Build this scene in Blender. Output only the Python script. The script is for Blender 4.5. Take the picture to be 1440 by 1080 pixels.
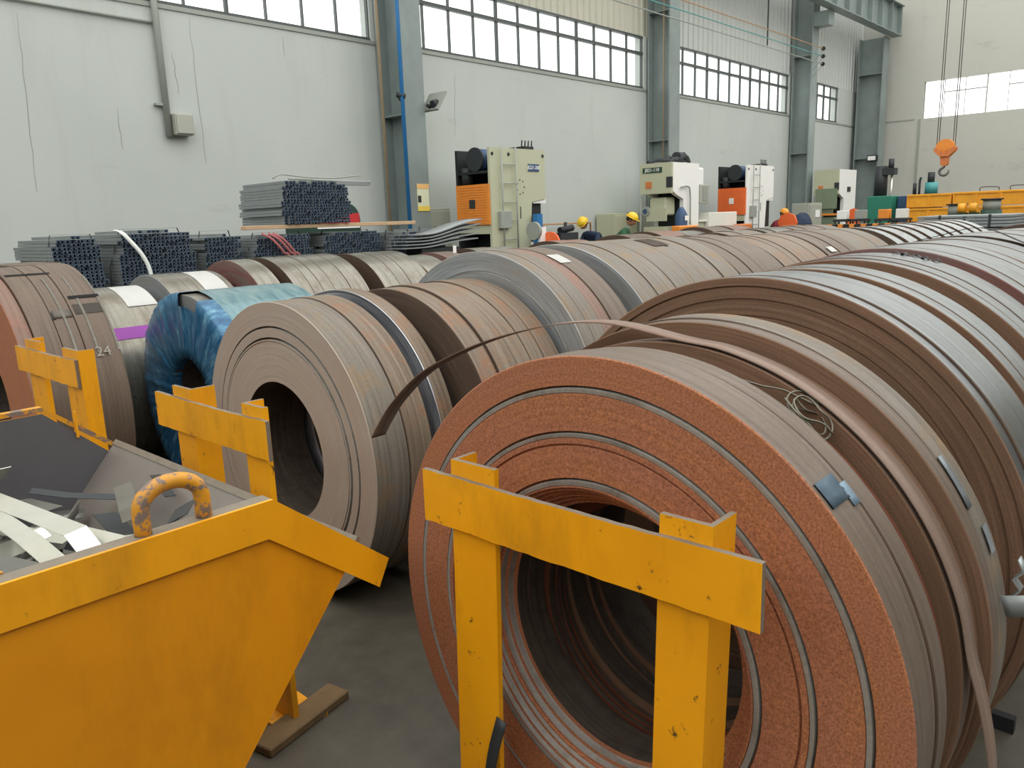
import bpy, bmesh, math, random
from mathutils import Vector, Matrix
PI = math.pi
rnd = random.Random(7)
for o in list(bpy.data.objects):
    bpy.data.objects.remove(o)
SC = bpy.context.scene
COL = SC.collection

# ------------------------------------------------------------------ camera
EYE = Vector((0.0, 0.0, 1.62))
Rr = Vector((0.67467685, -0.73730328, -0.03456924))     # camera right in the hall's axes
Rd = Vector((-0.17423693, -0.11357654, -0.97813182))    # camera down
Rf = Vector((0.71725354, 0.66594613, -0.20509292))      # camera forward
cam_d = bpy.data.cameras.new('camera')
cam = bpy.data.objects.new('camera', cam_d)
COL.objects.link(cam)
up, back = -Rd, -Rf
cam.matrix_world = Matrix(((Rr.x, up.x, back.x, EYE.x), (Rr.y, up.y, back.y, EYE.y), (Rr.z, up.z, back.z, EYE.z), (0, 0, 0, 1)))
cam_d.sensor_width = 36.0
cam_d.lens = 36.0 * 1095 / 1440
cam_d.clip_start = 0.05
cam_d.clip_end = 300
SC.camera = cam

# ------------------------------------------------------------------ daylight: even overcast sky
W = bpy.data.worlds.new('overcast')
SC.world = W
W.use_nodes = True
wn, wl = W.node_tree.nodes, W.node_tree.links
wn.clear()
wo = wn.new('ShaderNodeOutputWorld')
wb = wn.new('ShaderNodeBackground')
wt = wn.new('ShaderNodeTexCoord')
ws = wn.new('ShaderNodeSeparateXYZ')
wr = wn.new('ShaderNodeMapRange')
wl.new(wt.outputs['Generated'], ws.inputs[0])
wl.new(ws.outputs['Z'], wr.inputs['Value'])
wr.inputs['From Min'].default_value = -0.1
wr.inputs['From Max'].default_value = 1.0
wr.inputs['To Min'].default_value = 2.4
wr.inputs['To Max'].default_value = 2.8
wl.new(wr.outputs[0], wb.inputs['Strength'])
wb.inputs['Color'].default_value = (1.0, 1.0, 0.97, 1)
wl.new(wb.outputs[0], wo.inputs[0])
SC.view_settings.view_transform = 'Standard'
SC.view_settings.look = 'None'
SC.view_settings.gamma = 1
SC.view_settings.use_curve_mapping = False
SC.view_settings.exposure = -0.22

# ------------------------------------------------------------------ materials
def lin(c):
    out = []
    for v in c[:3]:
        v = v / 255.0
        out.append(v / 12.92 if v <= 0.04045 else ((v + 0.055) / 1.055) ** 2.4)
    return (out[0], out[1], out[2], 1)

class NT:
    def __init__(s, name, rough=0.6, metal=0.0, spec=0.5):
        s.m = bpy.data.materials.new(name)
        s.m.use_nodes = True
        s.n, s.l = s.m.node_tree.nodes, s.m.node_tree.links
        s.b = s.n['Principled BSDF']
        s.b.inputs['Roughness'].default_value = rough
        s.b.inputs['Metallic'].default_value = metal
        s.b.inputs['Specular IOR Level'].default_value = spec
        s.tc = s.n.new('ShaderNodeTexCoord')
    def noise(s, vec, scale, detail=4, rough=0.6):
        t = s.n.new('ShaderNodeTexNoise')
        t.inputs['Scale'].default_value = scale
        t.inputs['Detail'].default_value = detail
        t.inputs['Roughness'].default_value = rough
        if vec is not None: s.l.new(vec, t.inputs['Vector'])
        return t.outputs['Fac']
    def ramp(s, fac, stops):
        r = s.n.new('ShaderNodeValToRGB')
        e = r.color_ramp.elements
        while len(e) < len(stops): e.new(0.5)
        for el, (p, c) in zip(e, stops):
            el.position = p
            el.color = c if len(c) == 4 else lin(c)
        s.l.new(fac, r.inputs[0])
        return r.outputs[0]
    def mix(s, fac, a, b, mode='MIX'):
        x = s.n.new('ShaderNodeMix')
        x.data_type = 'RGBA'
        x.blend_type = mode
        for k, v in ((0, fac), (6, a), (7, b)):
            if isinstance(v, (int, float)): x.inputs[k].default_value = v
            elif isinstance(v, tuple): x.inputs[k].default_value = v
            else: s.l.new(v, x.inputs[k])
        return x.outputs[2]
    def math(s, op, a, b=None):
        x = s.n.new('ShaderNodeMath')
        x.operation = op
        for k, v in ((0, a), (1, b)):
            if v is None: continue
            if isinstance(v, (int, float)): x.inputs[k].default_value = v
            else: s.l.new(v, x.inputs[k])
        return x.outputs[0]
    def comb(s, x, y, z):
        c = s.n.new('ShaderNodeCombineXYZ')
        for k, v in enumerate((x, y, z)):
            if isinstance(v, (int, float)): c.inputs[k].default_value = v
            else: s.l.new(v, c.inputs[k])
        return c.outputs[0]
    def scalev(s, vec, v3):
        m = s.n.new('ShaderNodeMapping')
        m.inputs['Scale'].default_value = v3
        s.l.new(vec, m.inputs['Vector'])
        return m.outputs[0]
    def polar(s):
        # object space: x = axis of the roll ; returns axis x, radius, angle
        p = s.n.new('ShaderNodeSeparateXYZ')
        s.l.new(s.tc.outputs['Object'], p.inputs[0])
        y, z = p.outputs['Y'], p.outputs['Z']
        r = s.math('SQRT', s.math('ADD', s.math('MULTIPLY', y, y), s.math('MULTIPLY', z, z)))
        a = s.math('ARCTAN2', y, z)
        return p.outputs['X'], r, a
    def bump(s, h, strength=0.3, dist=0.01):
        b = s.n.new('ShaderNodeBump')
        b.inputs['Strength'].default_value = strength
        b.inputs['Distance'].default_value = dist
        s.l.new(h, b.inputs['Height'])
        s.l.new(b.outputs[0], s.b.inputs['Normal'])
    def col(s, c):
        if isinstance(c, tuple): s.b.inputs['Base Color'].default_value = c
        else: s.l.new(c, s.b.inputs['Base Color'])
        return s

def rnd_vec(t, vec):
    """each object gets its own patch of the pattern"""
    oi = t.n.new('ShaderNodeObjectInfo')
    a = t.n.new('ShaderNodeVectorMath')
    a.operation = 'ADD'
    t.l.new(vec, a.inputs[0])
    c = t.comb(t.math('MULTIPLY', oi.outputs['Random'], 37.0), t.math('MULTIPLY', oi.outputs['Random'], 91.0), 0.0)
    t.l.new(c, a.inputs[1])
    return a.outputs[0]

def mat_outer(name, c1, c2, c3, rough=0.45, metal=0.35, streak=60, lo=0.35, hi=0.7, bumps=0.15):
    """wound strip seen on its round side: streaks run round the roll"""
    t = NT(name, rough, metal if metal > .5 else metal * .6, .5 if metal > .5 else .3)
    x, r, a = t.polar()
    v = rnd_vec(t, t.comb(t.math('MULTIPLY', x, streak), t.math('MULTIPLY', a, 1.1), 0.0))
    n1 = t.noise(v, 1.0, 5, 0.6)
    v2 = rnd_vec(t, t.comb(t.math('MULTIPLY', x, 7.0), t.math('MULTIPLY', a, 4.5), 3.0))
    n2 = t.noise(v2, 1.0, 5, 0.65)
    base = t.ramp(n1, [(lo, c1), (hi, c2)])
    base = t.mix(t.ramp(n2, [(0.5, (0, 0, 0, 1)), (0.72, (0.9, 0.9, 0.9, 1))]), base, lin(c3))
    fine = t.noise(t.tc.outputs['Object'], 90, 3)
    base = t.mix(0.35, base, t.ramp(fine, [(0.3, (0.55, 0.55, 0.55, 1)), (0.7, (1, 1, 1, 1))]), 'MULTIPLY')
    t.col(base)
    rr = t.math('ADD', t.math('MULTIPLY', n2, 0.25), rough - 0.12)
    t.l.new(rr, t.b.inputs['Roughness'])
    t.bump(n1, bumps, 0.004)
    return t.m

def mat_face(name, c1, c2, c3, rough=0.7, metal=0.15, rings=260, spk=0.6, ang=2.0):
    """edges of the wound layers: fine concentric lines"""
    t = NT(name, rough, metal)
    x, r, a = t.polar()
    v = rnd_vec(t, t.comb(t.math('MULTIPLY', r, rings), t.math('MULTIPLY', a, ang), 0.0))
    n1 = t.noise(v, 1.0, 3, 0.7)
    v2 = rnd_vec(t, t.comb(t.math('MULTIPLY', r, 14.0), t.math('MULTIPLY', a, 1.3), 5.0))
    n2 = t.noise(v2, 1.0, 4, 0.6)
    base = t.ramp(n1, [(0.25, c1), (0.75, c2)])
    base = t.mix(t.ramp(n2, [(0.42, (0, 0, 0, 1)), (0.66, (0.85, 0.85, 0.85, 1))]), base, lin(c3))
    sp = t.noise(t.tc.outputs['Object'], 220, 2)
    base = t.mix(spk, base, t.ramp(sp, [(0.3, (0.5, 0.45, 0.42, 1)), (0.7, (1.25, 1.2, 1.15, 1))]), 'MULTIPLY')
    t.col(base)
    t.bump(n1, 0.14, 0.002)
    return t.m

def mat_paint(name, c, worn=(70, 62, 52), rough=0.5, scale=9, wear=0.62, dirt=0.25):
    t = NT(name, rough)
    n = t.noise(rnd_vec(t, t.tc.outputs['Object']), scale, 8, 0.72)
    n2 = t.noise(rnd_vec(t, t.tc.outputs['Object']), 2.4, 5, 0.6)
    n3 = t.noise(rnd_vec(t, t.scalev(t.tc.outputs['Object'], (1.0, 1.0, 0.35))), 5, 5, 0.7)
    c0 = lin(c)
    base = t.mix(t.ramp(n2, [(0.3, (0, 0, 0, 1)), (0.75, (1, 1, 1, 1))]), c0, (c0[0] * 0.82, c0[1] * 0.76, c0[2] * 0.8, 1))
    base = t.mix(t.ramp(n3, [(0.5, (0, 0, 0, 1)), (0.8, (dirt, dirt, dirt, 1))]), base, lin(worn))
    base = t.mix(t.ramp(n, [(wear, (0, 0, 0, 1)), (wear + 0.05, (1, 1, 1, 1))]), base, lin(worn))
    t.col(base)
    t.bump(n, 0.12, 0.004)
    return t.m

def mat_plain(name, c, rough=0.6, metal=0.0, var=0.12, scale=6, spec=0.5):
    t = NT(name, rough, metal, spec)
    n = t.noise(t.tc.outputs['Object'], scale, 5)
    c0 = lin(c)
    k = 1 - var
    t.col(t.mix(n, (min(1, c0[0] * (1 + var)), min(1, c0[1] * (1 + var)), min(1, c0[2] * (1 + var)), 1), (c0[0] * k, c0[1] * k, c0[2] * k, 1)))
    return t.m

M = {}
M['face_orange'] = mat_face('rusty_layers_orange', (150, 98, 66), (192, 128, 88), (168, 112, 88), rings=330, spk=0.85, ang=70.0)
M['face_ragged'] = mat_face('layers_ragged_rust', (84, 48, 36), (140, 84, 58), (104, 58, 42), rings=200, spk=.5)
M['face_band'] = mat_outer('grey_layer_band', (150, 148, 142), (182, 178, 170), (132, 126, 116), 0.45, 0.5)
M['face_brown'] = mat_face('layers_brown', (98, 74, 58), (142, 108, 84), (112, 88, 66), rings=180, spk=0.3)
M['face_grey'] = mat_face('layers_grey', (166, 157, 148), (190, 181, 170), (178, 164, 152), 0.5, 0.35, 150, 0.15)
M['face_pale'] = mat_face('layers_pale', (130, 134, 136), (186, 190, 192), (160, 158, 152), 0.42, 0.5, 130, 0.12)
M['face_silver'] = mat_face('layers_silver', (150, 158, 170), (215, 220, 228), (120, 122, 128), 0.3, 0.7, 110, 0.1)
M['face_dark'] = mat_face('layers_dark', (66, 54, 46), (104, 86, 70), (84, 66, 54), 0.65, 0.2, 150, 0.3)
M['face_red'] = mat_face('layers_red', (100, 64, 60), (146, 104, 96), (122, 112, 108), 0.6, 0.2, 120, 0.3)
M['bore'] = mat_outer('dusty_shaded_bore', (62, 54, 48), (84, 74, 64), (56, 44, 36), 0.65, 0.1)  # dusty bore, colour darkened to put the hole's shade into it
M['out_brown'] = mat_outer('steel_brown_grey', (98, 84, 73), (122, 108, 95), (112, 97, 85), 0.5, 0.25)
M['out_greybrown'] = mat_outer('steel_grey_brown', (106, 98, 89), (134, 126, 114), (138, 112, 78), 0.5, 0.25)
M['out_rust'] = mat_outer('steel_rust_streaks', (106, 90, 76), (140, 126, 108), (144, 100, 70), 0.48, 0.25, 80)
M['out_redbrown'] = mat_outer('steel_red_tint', (122, 94, 82), (140, 118, 104), (150, 104, 92), 0.55, 0.15)
M['out_ragged'] = mat_outer('rusty_ragged_edges', (84, 46, 34), (146, 88, 62), (104, 54, 36), 0.75, 0.1, 160, bumps=0.6)
M['out_silver'] = mat_outer('bright_zinc', (112, 117, 119), (150, 154, 155), (126, 122, 114), 0.32, 0.82, 40, bumps=0.06)
M['out_shine'] = mat_outer('mirror_bright_zinc', (180, 186, 190), (214, 218, 220), (150, 154, 158), 0.26, 0.85, 70, bumps=0.05)
M['out_galv'] = mat_outer('zinc_warm_grey', (118, 114, 104), (152, 148, 136), (116, 106, 94), 0.30, 0.65, 30, bumps=0.06)
M['out_brown2'] = mat_outer('steel_dark_brown', (98, 74, 58), (134, 104, 82), (116, 84, 64), 0.6, 0.15, 140, bumps=0.5)
M['yellow'] = mat_paint('yellow_paint', (242, 168, 8), (74, 54, 30), 0.48, 17, 0.625, 0.4)
M['yellow_bin'] = mat_paint('yellow_bin_paint', (222, 146, 8), (92, 62, 26), 0.4, 11, 0.69, 0.35)
M['bare_edge'] = mat_plain('worn_grey_edge', (128, 118, 104), 0.6, 0.3, 0.3, 25)
M['worn_yellow'] = mat_paint('worn_yellow', (214, 150, 30), (120, 104, 96), 0.5, 22, 0.5, 0.6)
M['dark_inner'] = mat_paint('bin_inside', (92, 92, 94), (70, 62, 58), 0.5, 5, 0.72, 0.3)
M['grey_inner'] = mat_paint('bin_lip_inside', (122, 116, 108), (96, 88, 80), 0.45, 4, 0.75, 0.3)
M['scrap'] = mat_plain('bright_offcut', (206, 206, 196), 0.3, 0.75, 0.15, 12)
M['scrap_dull'] = mat_plain('dull_offcut', (120, 120, 114), 0.4, 0.7, 0.25, 12)
M['black'] = mat_plain('black_steel', (28, 30, 32), 0.6)
M['dark'] = mat_plain('dark_steel', (52, 56, 58), 0.55, 0.3)
M['profile'] = mat_plain('dark_profile_ends', (74, 88, 104), 0.5, 0.4, 0.3, 14)
M['profile_side'] = mat_plain('grey_profile_sides', (142, 148, 148), 0.5, 0.4, 0.15, 8)
M['column'] = mat_paint('column_grey_green', (134, 148, 144), (110, 116, 110), 0.38, 3, 0.8, 0.4)
M['mullion'] = mat_plain('window_bar', (74, 80, 78), 0.5)
M['olive'] = mat_plain('press_olive', (184, 186, 158), 0.5, 0, 0.05, 2)
M['cream'] = mat_plain('press_cream', (226, 226, 216), 0.5, 0, 0.05, 2)
M['white'] = mat_plain('white_paint', (238, 238, 234), 0.45, 0, 0.04, 2)
M['press_green'] = mat_plain('press_grey_green', (120, 134, 110), 0.5)
M['dk_green'] = mat_plain('dark_green', (30, 62, 48), 0.5)
M['green'] = mat_plain('machine_green', (38, 120, 98), 0.5)
M['teal'] = mat_plain('machine_teal', (70, 150, 150), 0.45)
M['orange'] = mat_plain('orange_guard', (226, 138, 50), 0.5)
M['orange2'] = mat_plain('bright_orange', (232, 112, 52), 0.5)
M['redorange'] = mat_plain('red_orange', (240, 110, 56), 0.5)
M['hook_orange'] = mat_plain('hook_orange', (204, 118, 62), 0.55, 0, 0.3, 20)
M['blue'] = mat_plain('blue_paint', (38, 112, 168), 0.45)
M['blue_motor'] = mat_plain('blue_motor', (50, 78, 112), 0.5)
M['pipe_orange'] = mat_plain('orange_pipe_paint', (176, 132, 84), 0.5)
M['pipe_dull'] = mat_plain('dull_brown_pipe', (150, 134, 108), 0.6)
M['cabinet'] = mat_plain('cabinet_grey', (166, 168, 156), 0.5, 0, 0.05, 3)
M['conduit'] = mat_plain('conduit_grey', (150, 154, 146), 0.5)
M['wood'] = mat_plain('plank_wood', (190, 160, 126), 0.7, 0, 0.25, 9)
M['wood_dark'] = mat_plain('dirty_plank', (110, 88, 58), 0.8, 0, 0.35, 14)
M['crate'] = mat_paint('yellow_crate_paint', (240, 168, 34), (176, 116, 30), 0.5, 5, 0.7, 0.4)
M['paper'] = mat_plain('white_label', (244, 244, 240), 0.6, 0, 0.02)
M['purple'] = mat_plain('purple_tape', (178, 92, 190), 0.5, 0, 0.05)
M['red'] = mat_plain('red_sign', (190, 40, 44), 0.5)
M['maroon'] = mat_plain('maroon_cloth', (124, 36, 52), 0.8)
M['blue_mark'] = mat_plain('blue_grey_smear_and_glint', (112, 134, 150), 0.5, .1, .2, 30)
M['smear'] = mat_plain('oily_grey_smear', (92, 86, 78), 0.5, .1, .3, 22)
M['faint_blue'] = mat_plain('painted_blue_sheen', (118, 124, 128), 0.4, .3, .2, 30)
M['chalk'] = mat_plain('faint_chalk', (150, 146, 136), 0.8, 0, .3, 40)
M['skin'] = mat_plain('skin', (176, 124, 96), 0.6, 0, 0.05)
M['cloth_green'] = mat_plain('green_cloth', (44, 92, 62), 0.85)
M['cloth_dark'] = mat_plain('dark_cloth', (44, 46, 50), 0.85)
M['cloth_navy'] = mat_plain('navy_cloth', (40, 54, 78), 0.85)
M['helmet_y'] = mat_plain('yellow_helmet', (242, 200, 44), 0.3, 0, 0.03)
M['helmet_o'] = mat_plain('orange_helmet', (238, 160, 50), 0.3, 0, 0.03)
M['hair'] = mat_plain('black_hair', (26, 22, 20), 0.7)
M['rope'] = mat_plain('wire_rope', (120, 118, 112), 0.5, 0.5)
M['hook_steel'] = mat_plain('hook_steel', (112, 110, 106), 0.45, 0.6)
M['strap_w'] = mat_plain('white_strap', (226, 230, 224), 0.5)
M['strap_steel'] = mat_plain('steel_strap', (160, 167, 168), 0.4, 0.4)
M['wire'] = mat_plain('tie_wire', (112, 108, 94), 0.5, 0.5)
M['sheet_beige'] = mat_plain('cladding_beige', (196, 194, 178), 0.5, 0, 0.06, 1.5)
M['sheet_grey'] = mat_plain('cladding_grey', (192, 196, 192), 0.5, 0, 0.06, 1.5)
M['strip_loose'] = mat_outer('loose_strip', (124, 104, 92), (148, 128, 114), (132, 104, 88), 0.5, 0.25, 50)
M['red_strap'] = mat_plain('faded_red_strap', (150, 84, 84), 0.6)
M['poster_y'] = mat_plain('poster_yellow', (232, 206, 90), 0.6, 0, 0.05)
M['poster_o'] = mat_plain('poster_orange', (232, 186, 120), 0.6, 0, 0.05)
M['poster_p'] = mat_plain('poster_pale', (216, 222, 190), 0.6, 0, 0.05)

def mat_wall(name, c, dirty):
    t = NT(name, 0.85)
    ob = t.tc.outputs['Object']
    n = t.noise(ob, 0.55, 6, 0.6)
    n2 = t.noise(t.scalev(ob, (2.2, 2.2, 0.28)), 1.0, 6, 0.7)
    n3 = t.noise(t.scalev(ob, (0.5, 0.5, 1.5)), 1.3, 7, 0.72)
    b = t.mix(t.ramp(n, [(0.3, (0, 0, 0, 1)), (0.75, (0.5, 0.5, 0.5, 1))]), lin(c), lin(dirty))
    b = t.mix(t.ramp(n2, [(0.56, (0, 0, 0, 1)), (0.8, (0.45, 0.45, 0.45, 1))]), b, lin((168, 168, 160)))
    b = t.mix(t.ramp(n3, [(0.6, (0, 0, 0, 1)), (0.78, (0.6, 0.6, 0.6, 1))]), b, lin((150, 150, 144)))
    t.col(b)
    t.bump(t.noise(ob, 14, 4), 0.1, 0.01)
    return t.m
M['wall'] = mat_wall('painted_plaster', (190, 195, 190), (172, 178, 175))
M['wall_far'] = mat_wall('far_plaster', (190, 190, 181), (180, 180, 171))

M['wall_dim'] = mat_wall('dimmed_unseen_wall', (104, 100, 94), (90, 88, 84))  # dark tone chosen to limit light bounced off the unseen walls

t = NT('concrete_floor', 0.5)
n = t.noise(t.tc.outputs['Object'], 1.6, 8, 0.65)
n2 = t.noise(t.tc.outputs['Object'], 9, 6, 0.7)
t.col(t.mix(0.4, t.ramp(n, [(0.3, (62, 58, 50)), (0.7, (92, 87, 75))]), t.ramp(n2, [(0.3, (54, 50, 43)), (0.7, (96, 90, 78))])))
t.bump(n2, 0.15, 0.004)
M['floor'] = t.m

t = NT('blue_film', 0.16, 0.1)
x_, r_, a_ = t.polar()
v = t.comb(t.math('MULTIPLY', r_, 3.5), t.math('MULTIPLY', a_, 7.0), t.math('MULTIPLY', x_, 5.0))
n = t.noise(v, 1.6, 7, 0.7)
t.col(t.ramp(n, [(0.3, (28, 72, 106)), (0.5, (44, 100, 138)), (0.62, (84, 136, 164)), (0.72, (170, 200, 210))]))
t.bump(n, 0.45, 0.02)
M['film'] = t.m
t = NT('teal_film', 0.22, 0.25)
x_, r_, a_ = t.polar()
v = t.comb(t.math('MULTIPLY', x_, 16.0), t.math('MULTIPLY', a_, 3.0), 0.0)
n = t.noise(v, 1.0, 6, 0.65)
t.col(t.ramp(n, [(0.3, (70, 104, 118)), (0.5, (98, 132, 138)), (0.7, (122, 146, 146)), (0.85, (56, 98, 134))]))
t.bump(n, 0.5, 0.02)
M['film_top'] = t.m

gm = bpy.data.materials.new('window_glass')
gm.use_nodes = True
gn, gl = gm.node_tree.nodes, gm.node_tree.links
gn.clear()
go = gn.new('ShaderNodeOutputMaterial')
gx = gn.new('ShaderNodeMixShader')
gt = gn.new('ShaderNodeBsdfTransparent')
gg = gn.new('ShaderNodeBsdfGlossy')
gt.inputs[0].default_value = (0.97, 0.98, 0.98, 1)
gg.inputs['Roughness'].default_value = 0.08
gx.inputs[0].default_value = 0.06
gl.new(gt.outputs[0], gx.inputs[1]); gl.new(gg.outputs[0], gx.inputs[2]); gl.new(gx.outputs[0], go.inputs[0])
M['glass'] = gm

# ------------------------------------------------------------------ helpers
def obj(name, bm, mats, parent=None, loc=None, smooth=False):
    me = bpy.data.meshes.new(name)
    bm.normal_update()
    bm.to_mesh(me)
    bm.free()
    for m in (mats if isinstance(mats, (list, tuple)) else [mats]):
        me.materials.append(M[m] if isinstance(m, str) else m)
    if smooth:
        for p in me.polygons: p.use_smooth = True
    o = bpy.data.objects.new(name, me)
    COL.objects.link(o)
    if loc is not None: o.location = loc
    if parent is not None: o.parent = parent
    return o

def thing(name, label, cat, loc=(0, 0, 0), group=None, rz=0):
    o = bpy.data.objects.new(name, None)
    o.empty_display_size = 0.1
    COL.objects.link(o)
    o.location = loc
    o.rotation_euler = (0, 0, rz)
    return tag(o, label, cat, group)

def tag(o, label, cat, group=None):
    o['label'] = label
    o['category'] = cat
    if group: o['group'] = group
    return o

def structure(o):
    o['kind'] = 'structure'
    return o

def box(bm, x0, x1, y0, y1, z0, z1, mi=0, mtx=None):
    vs = [bm.verts.new((x, y, z)) for x in (x0, x1) for y in (y0, y1) for z in (z0, z1)]
    if mtx is not None:
        for v in vs: v.co = mtx @ v.co
    fs = [(0, 1, 3, 2), (4, 6, 7, 5), (0, 4, 5, 1), (2, 3, 7, 6), (0, 2, 6, 4), (1, 5, 7, 3)]
    for f in fs:
        bm.faces.new([vs[i] for i in f]).material_index = mi
    return vs

def B(*a):
    bm = bmesh.new()
    box(bm, *a)
    return bm

def bevel(bm, w=0.003, seg=1):
    bmesh.ops.bevel(bm, geom=list(bm.edges), offset=w, segments=seg, affect='EDGES', profile=0.7)
    return bm

def frame_axes(d):
    d = d.normalized()
    u = Vector((0, 0, 1)) if abs(d.z) < 0.9 else Vector((1, 0, 0))
    a = d.cross(u).normalized()
    return a, d.cross(a).normalized()

def tube(bm, pts, r, n=8, closed=False, caps=True, mi=0):
    pts = [Vector(p) for p in pts]
    N = len(pts)
    rings = []
    a = None
    for i, p in enumerate(pts):
        if closed: d = pts[(i + 1) % N] - pts[i - 1]
        else: d = pts[min(i + 1, N - 1)] - pts[max(i - 1, 0)]
        d.normalize()
        if a is None: a, b = frame_axes(d)
        else:
            a = (a - d * a.dot(d)).normalized()
            b = d.cross(a)
        rr = r[i] if isinstance(r, (list, tuple)) else r
        rings.append([bm.verts.new(p + (a * math.cos(2 * PI * k / n) + b * math.sin(2 * PI * k / n)) * rr) for k in range(n)])
    for i in range(N if closed else N - 1):
        A, Bq = rings[i], rings[(i + 1) % N]
        for k in range(n):
            f = bm.faces.new((A[k], A[(k + 1) % n], Bq[(k + 1) % n], Bq[k]))
            f.smooth = True
            f.material_index = mi
    if caps and not closed:
        bm.faces.new(list(reversed(rings[0]))).material_index = mi
        bm.faces.new(rings[-1]).material_index = mi

def cyl(bm, p0, p1, r, n=16, mi=0):
    tube(bm, [p0, p1], r, n, mi=mi)

def ribbon(bm, pts, w, th=0.0015, axis=(1, 0, 0), mi=0):
    """flat strip following pts; width along axis"""
    ax = Vector(axis).normalized()
    pts = [Vector(p) for p in pts]
    sec = []
    for i, p in enumerate(pts):
        d = (pts[min(i + 1, len(pts) - 1)] - pts[max(i - 1, 0)]).normalized()
        a2 = (ax - d * ax.dot(d)).normalized()
        nn = d.cross(a2).normalized() * th
        h = a2 * (w[i] if isinstance(w, (list, tuple)) else w) * 0.5
        sec.append([bm.verts.new(q) for q in (p - h - nn, p + h - nn, p + h + nn, p - h + nn)])
    for i in range(len(sec) - 1):
        for k in range(4):
            f = bm.faces.new((sec[i][k], sec[i][(k + 1) % 4], sec[i + 1][(k + 1) % 4], sec[i + 1][k]))
            f.material_index = mi
            f.smooth = k in (0, 2)
    bm.faces.new(list(reversed(sec[0]))).material_index = mi
    bm.faces.new(sec[-1]).material_index = mi

def spline(pts, n=6):
    """Catmull-Rom through pts"""
    P = [Vector(p) for p in pts]
    P = [P[0] * 2 - P[1]] + P + [P[-1] * 2 - P[-2]]
    out = []
    for i in range(1, len(P) - 2):
        for k in range(n):
            t_ = k / n
            a, b, c, d = P[i - 1], P[i], P[i + 1], P[i + 2]
            out.append(0.5 * ((2 * b) + (c - a) * t_ + (2 * a - 5 * b + 4 * c - d) * t_ * t_ + (3 * b - a - 3 * c + d) * t_ ** 3))
    out.append(P[-2])
    return out

def prism(bm, poly, axis, a0, a1, mi=0):
    """poly: list of 2-D points in the plane normal to axis; extruded from a0 to a1"""
    def P(u, v, a):
        return {'y': (u, a, v), 'x': (a, u, v), 'z': (u, v, a)}[axis]
    A = [bm.verts.new(P(u, v, a0)) for u, v in poly]
    Bv = [bm.verts.new(P(u, v, a1)) for u, v in poly]
    n = len(poly)
    fs = [bm.faces.new(A), bm.faces.new(list(reversed(Bv)))]
    for i in range(n):
        fs.append(bm.faces.new((A[i], Bv[i], Bv[(i + 1) % n], A[(i + 1) % n])))
    for f in fs: f.material_index = mi
    bmesh.ops.recalc_face_normals(bm, faces=fs)

def text_mesh(name, s, size, mat, parent, mtx, depth=0.002):
    cu = bpy.data.curves.new(name, 'FONT')
    cu.body = s
    cu.size = size
    cu.extrude = depth
    cu.align_x = 'CENTER'
    cu.align_y = 'CENTER'
    tmp = bpy.data.objects.new('tmp', cu)
    COL.objects.link(tmp)
    dg = bpy.context.evaluated_depsgraph_get()
    me = bpy.data.meshes.new_from_object(tmp.evaluated_get(dg))
    bpy.data.objects.remove(tmp)
    me.materials.clear()
    me.materials.append(M[mat])
    o = bpy.data.objects.new(name, me)
    COL.objects.link(o)
    o.parent = parent
    o.matrix_local = mtx
    return o

# ------------------------------------------------------------------ wound steel
def lathe_roll(w, r, ri, prof_front, N=96, rj=0.0, seed=0):
    """a roll whose axis is x, origin on its axis at the front face.
    prof_front: list of (radius, x offset) from outside to the hole on the front face"""
    R_ = random.Random(seed)
    bm = bmesh.new()
    segs = []      # each: (list of (x, radius), material index)
    bv = 0.0025
    segs.append(([(w - bv, r), (bv + prof_front[0][1], r)], 0))
    segs.append(([(bv + prof_front[0][1], r), (prof_front[0][1], r - bv)], 1))
    cur = []
    pr = [(prof_front[0][0] - bv, prof_front[0][1])] + list(prof_front[1:])
    for i in range(len(pr) - 1):
        (ra, xa), (rb, xb) = pr[i][:2], pr[i + 1][:2]
        if len(pr[i + 1]) > 2:
            segs.append(([(xa, ra), (xb, rb)], 2))
        elif abs(xa - xb) > 0.004:
            segs.append(([(xa, ra), (xb, rb)], 2 if abs(xa - xb) > 0.008 else 1))
        else:
            segs.append(([(xa, ra), (xb, rb)], 1))
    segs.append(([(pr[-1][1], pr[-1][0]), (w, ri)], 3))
    segs.append(([(w, ri), (w, r - bv)], 1))
    segs.append(([(w, r - bv), (w - bv, r)], 1))
    cs = [(math.sin(2 * PI * k / N), math.cos(2 * PI * k / N)) for k in range(N)]
    for pts, mi in segs:
        rings = [[bm.verts.new((x, rr * c[0], rr * c[1])) for c in cs] for x, rr in pts]
        for i in range(len(rings) - 1):
            for k in range(N):
                f = bm.faces.new((rings[i][k], rings[i][(k + 1) % N], rings[i + 1][(k + 1) % N], rings[i + 1][k]))
                f.smooth = True
                f.material_index = mi
    bmesh.ops.recalc_face_normals(bm, faces=list(bm.faces))
    bm.normal_update()
    f0 = bm.faces[0]
    if f0.normal.dot(Vector((0, f0.calc_center_median().y, f0.calc_center_median().z))) < 0:
        bmesh.ops.reverse_faces(bm, faces=list(bm.faces))
    return bm

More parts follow.
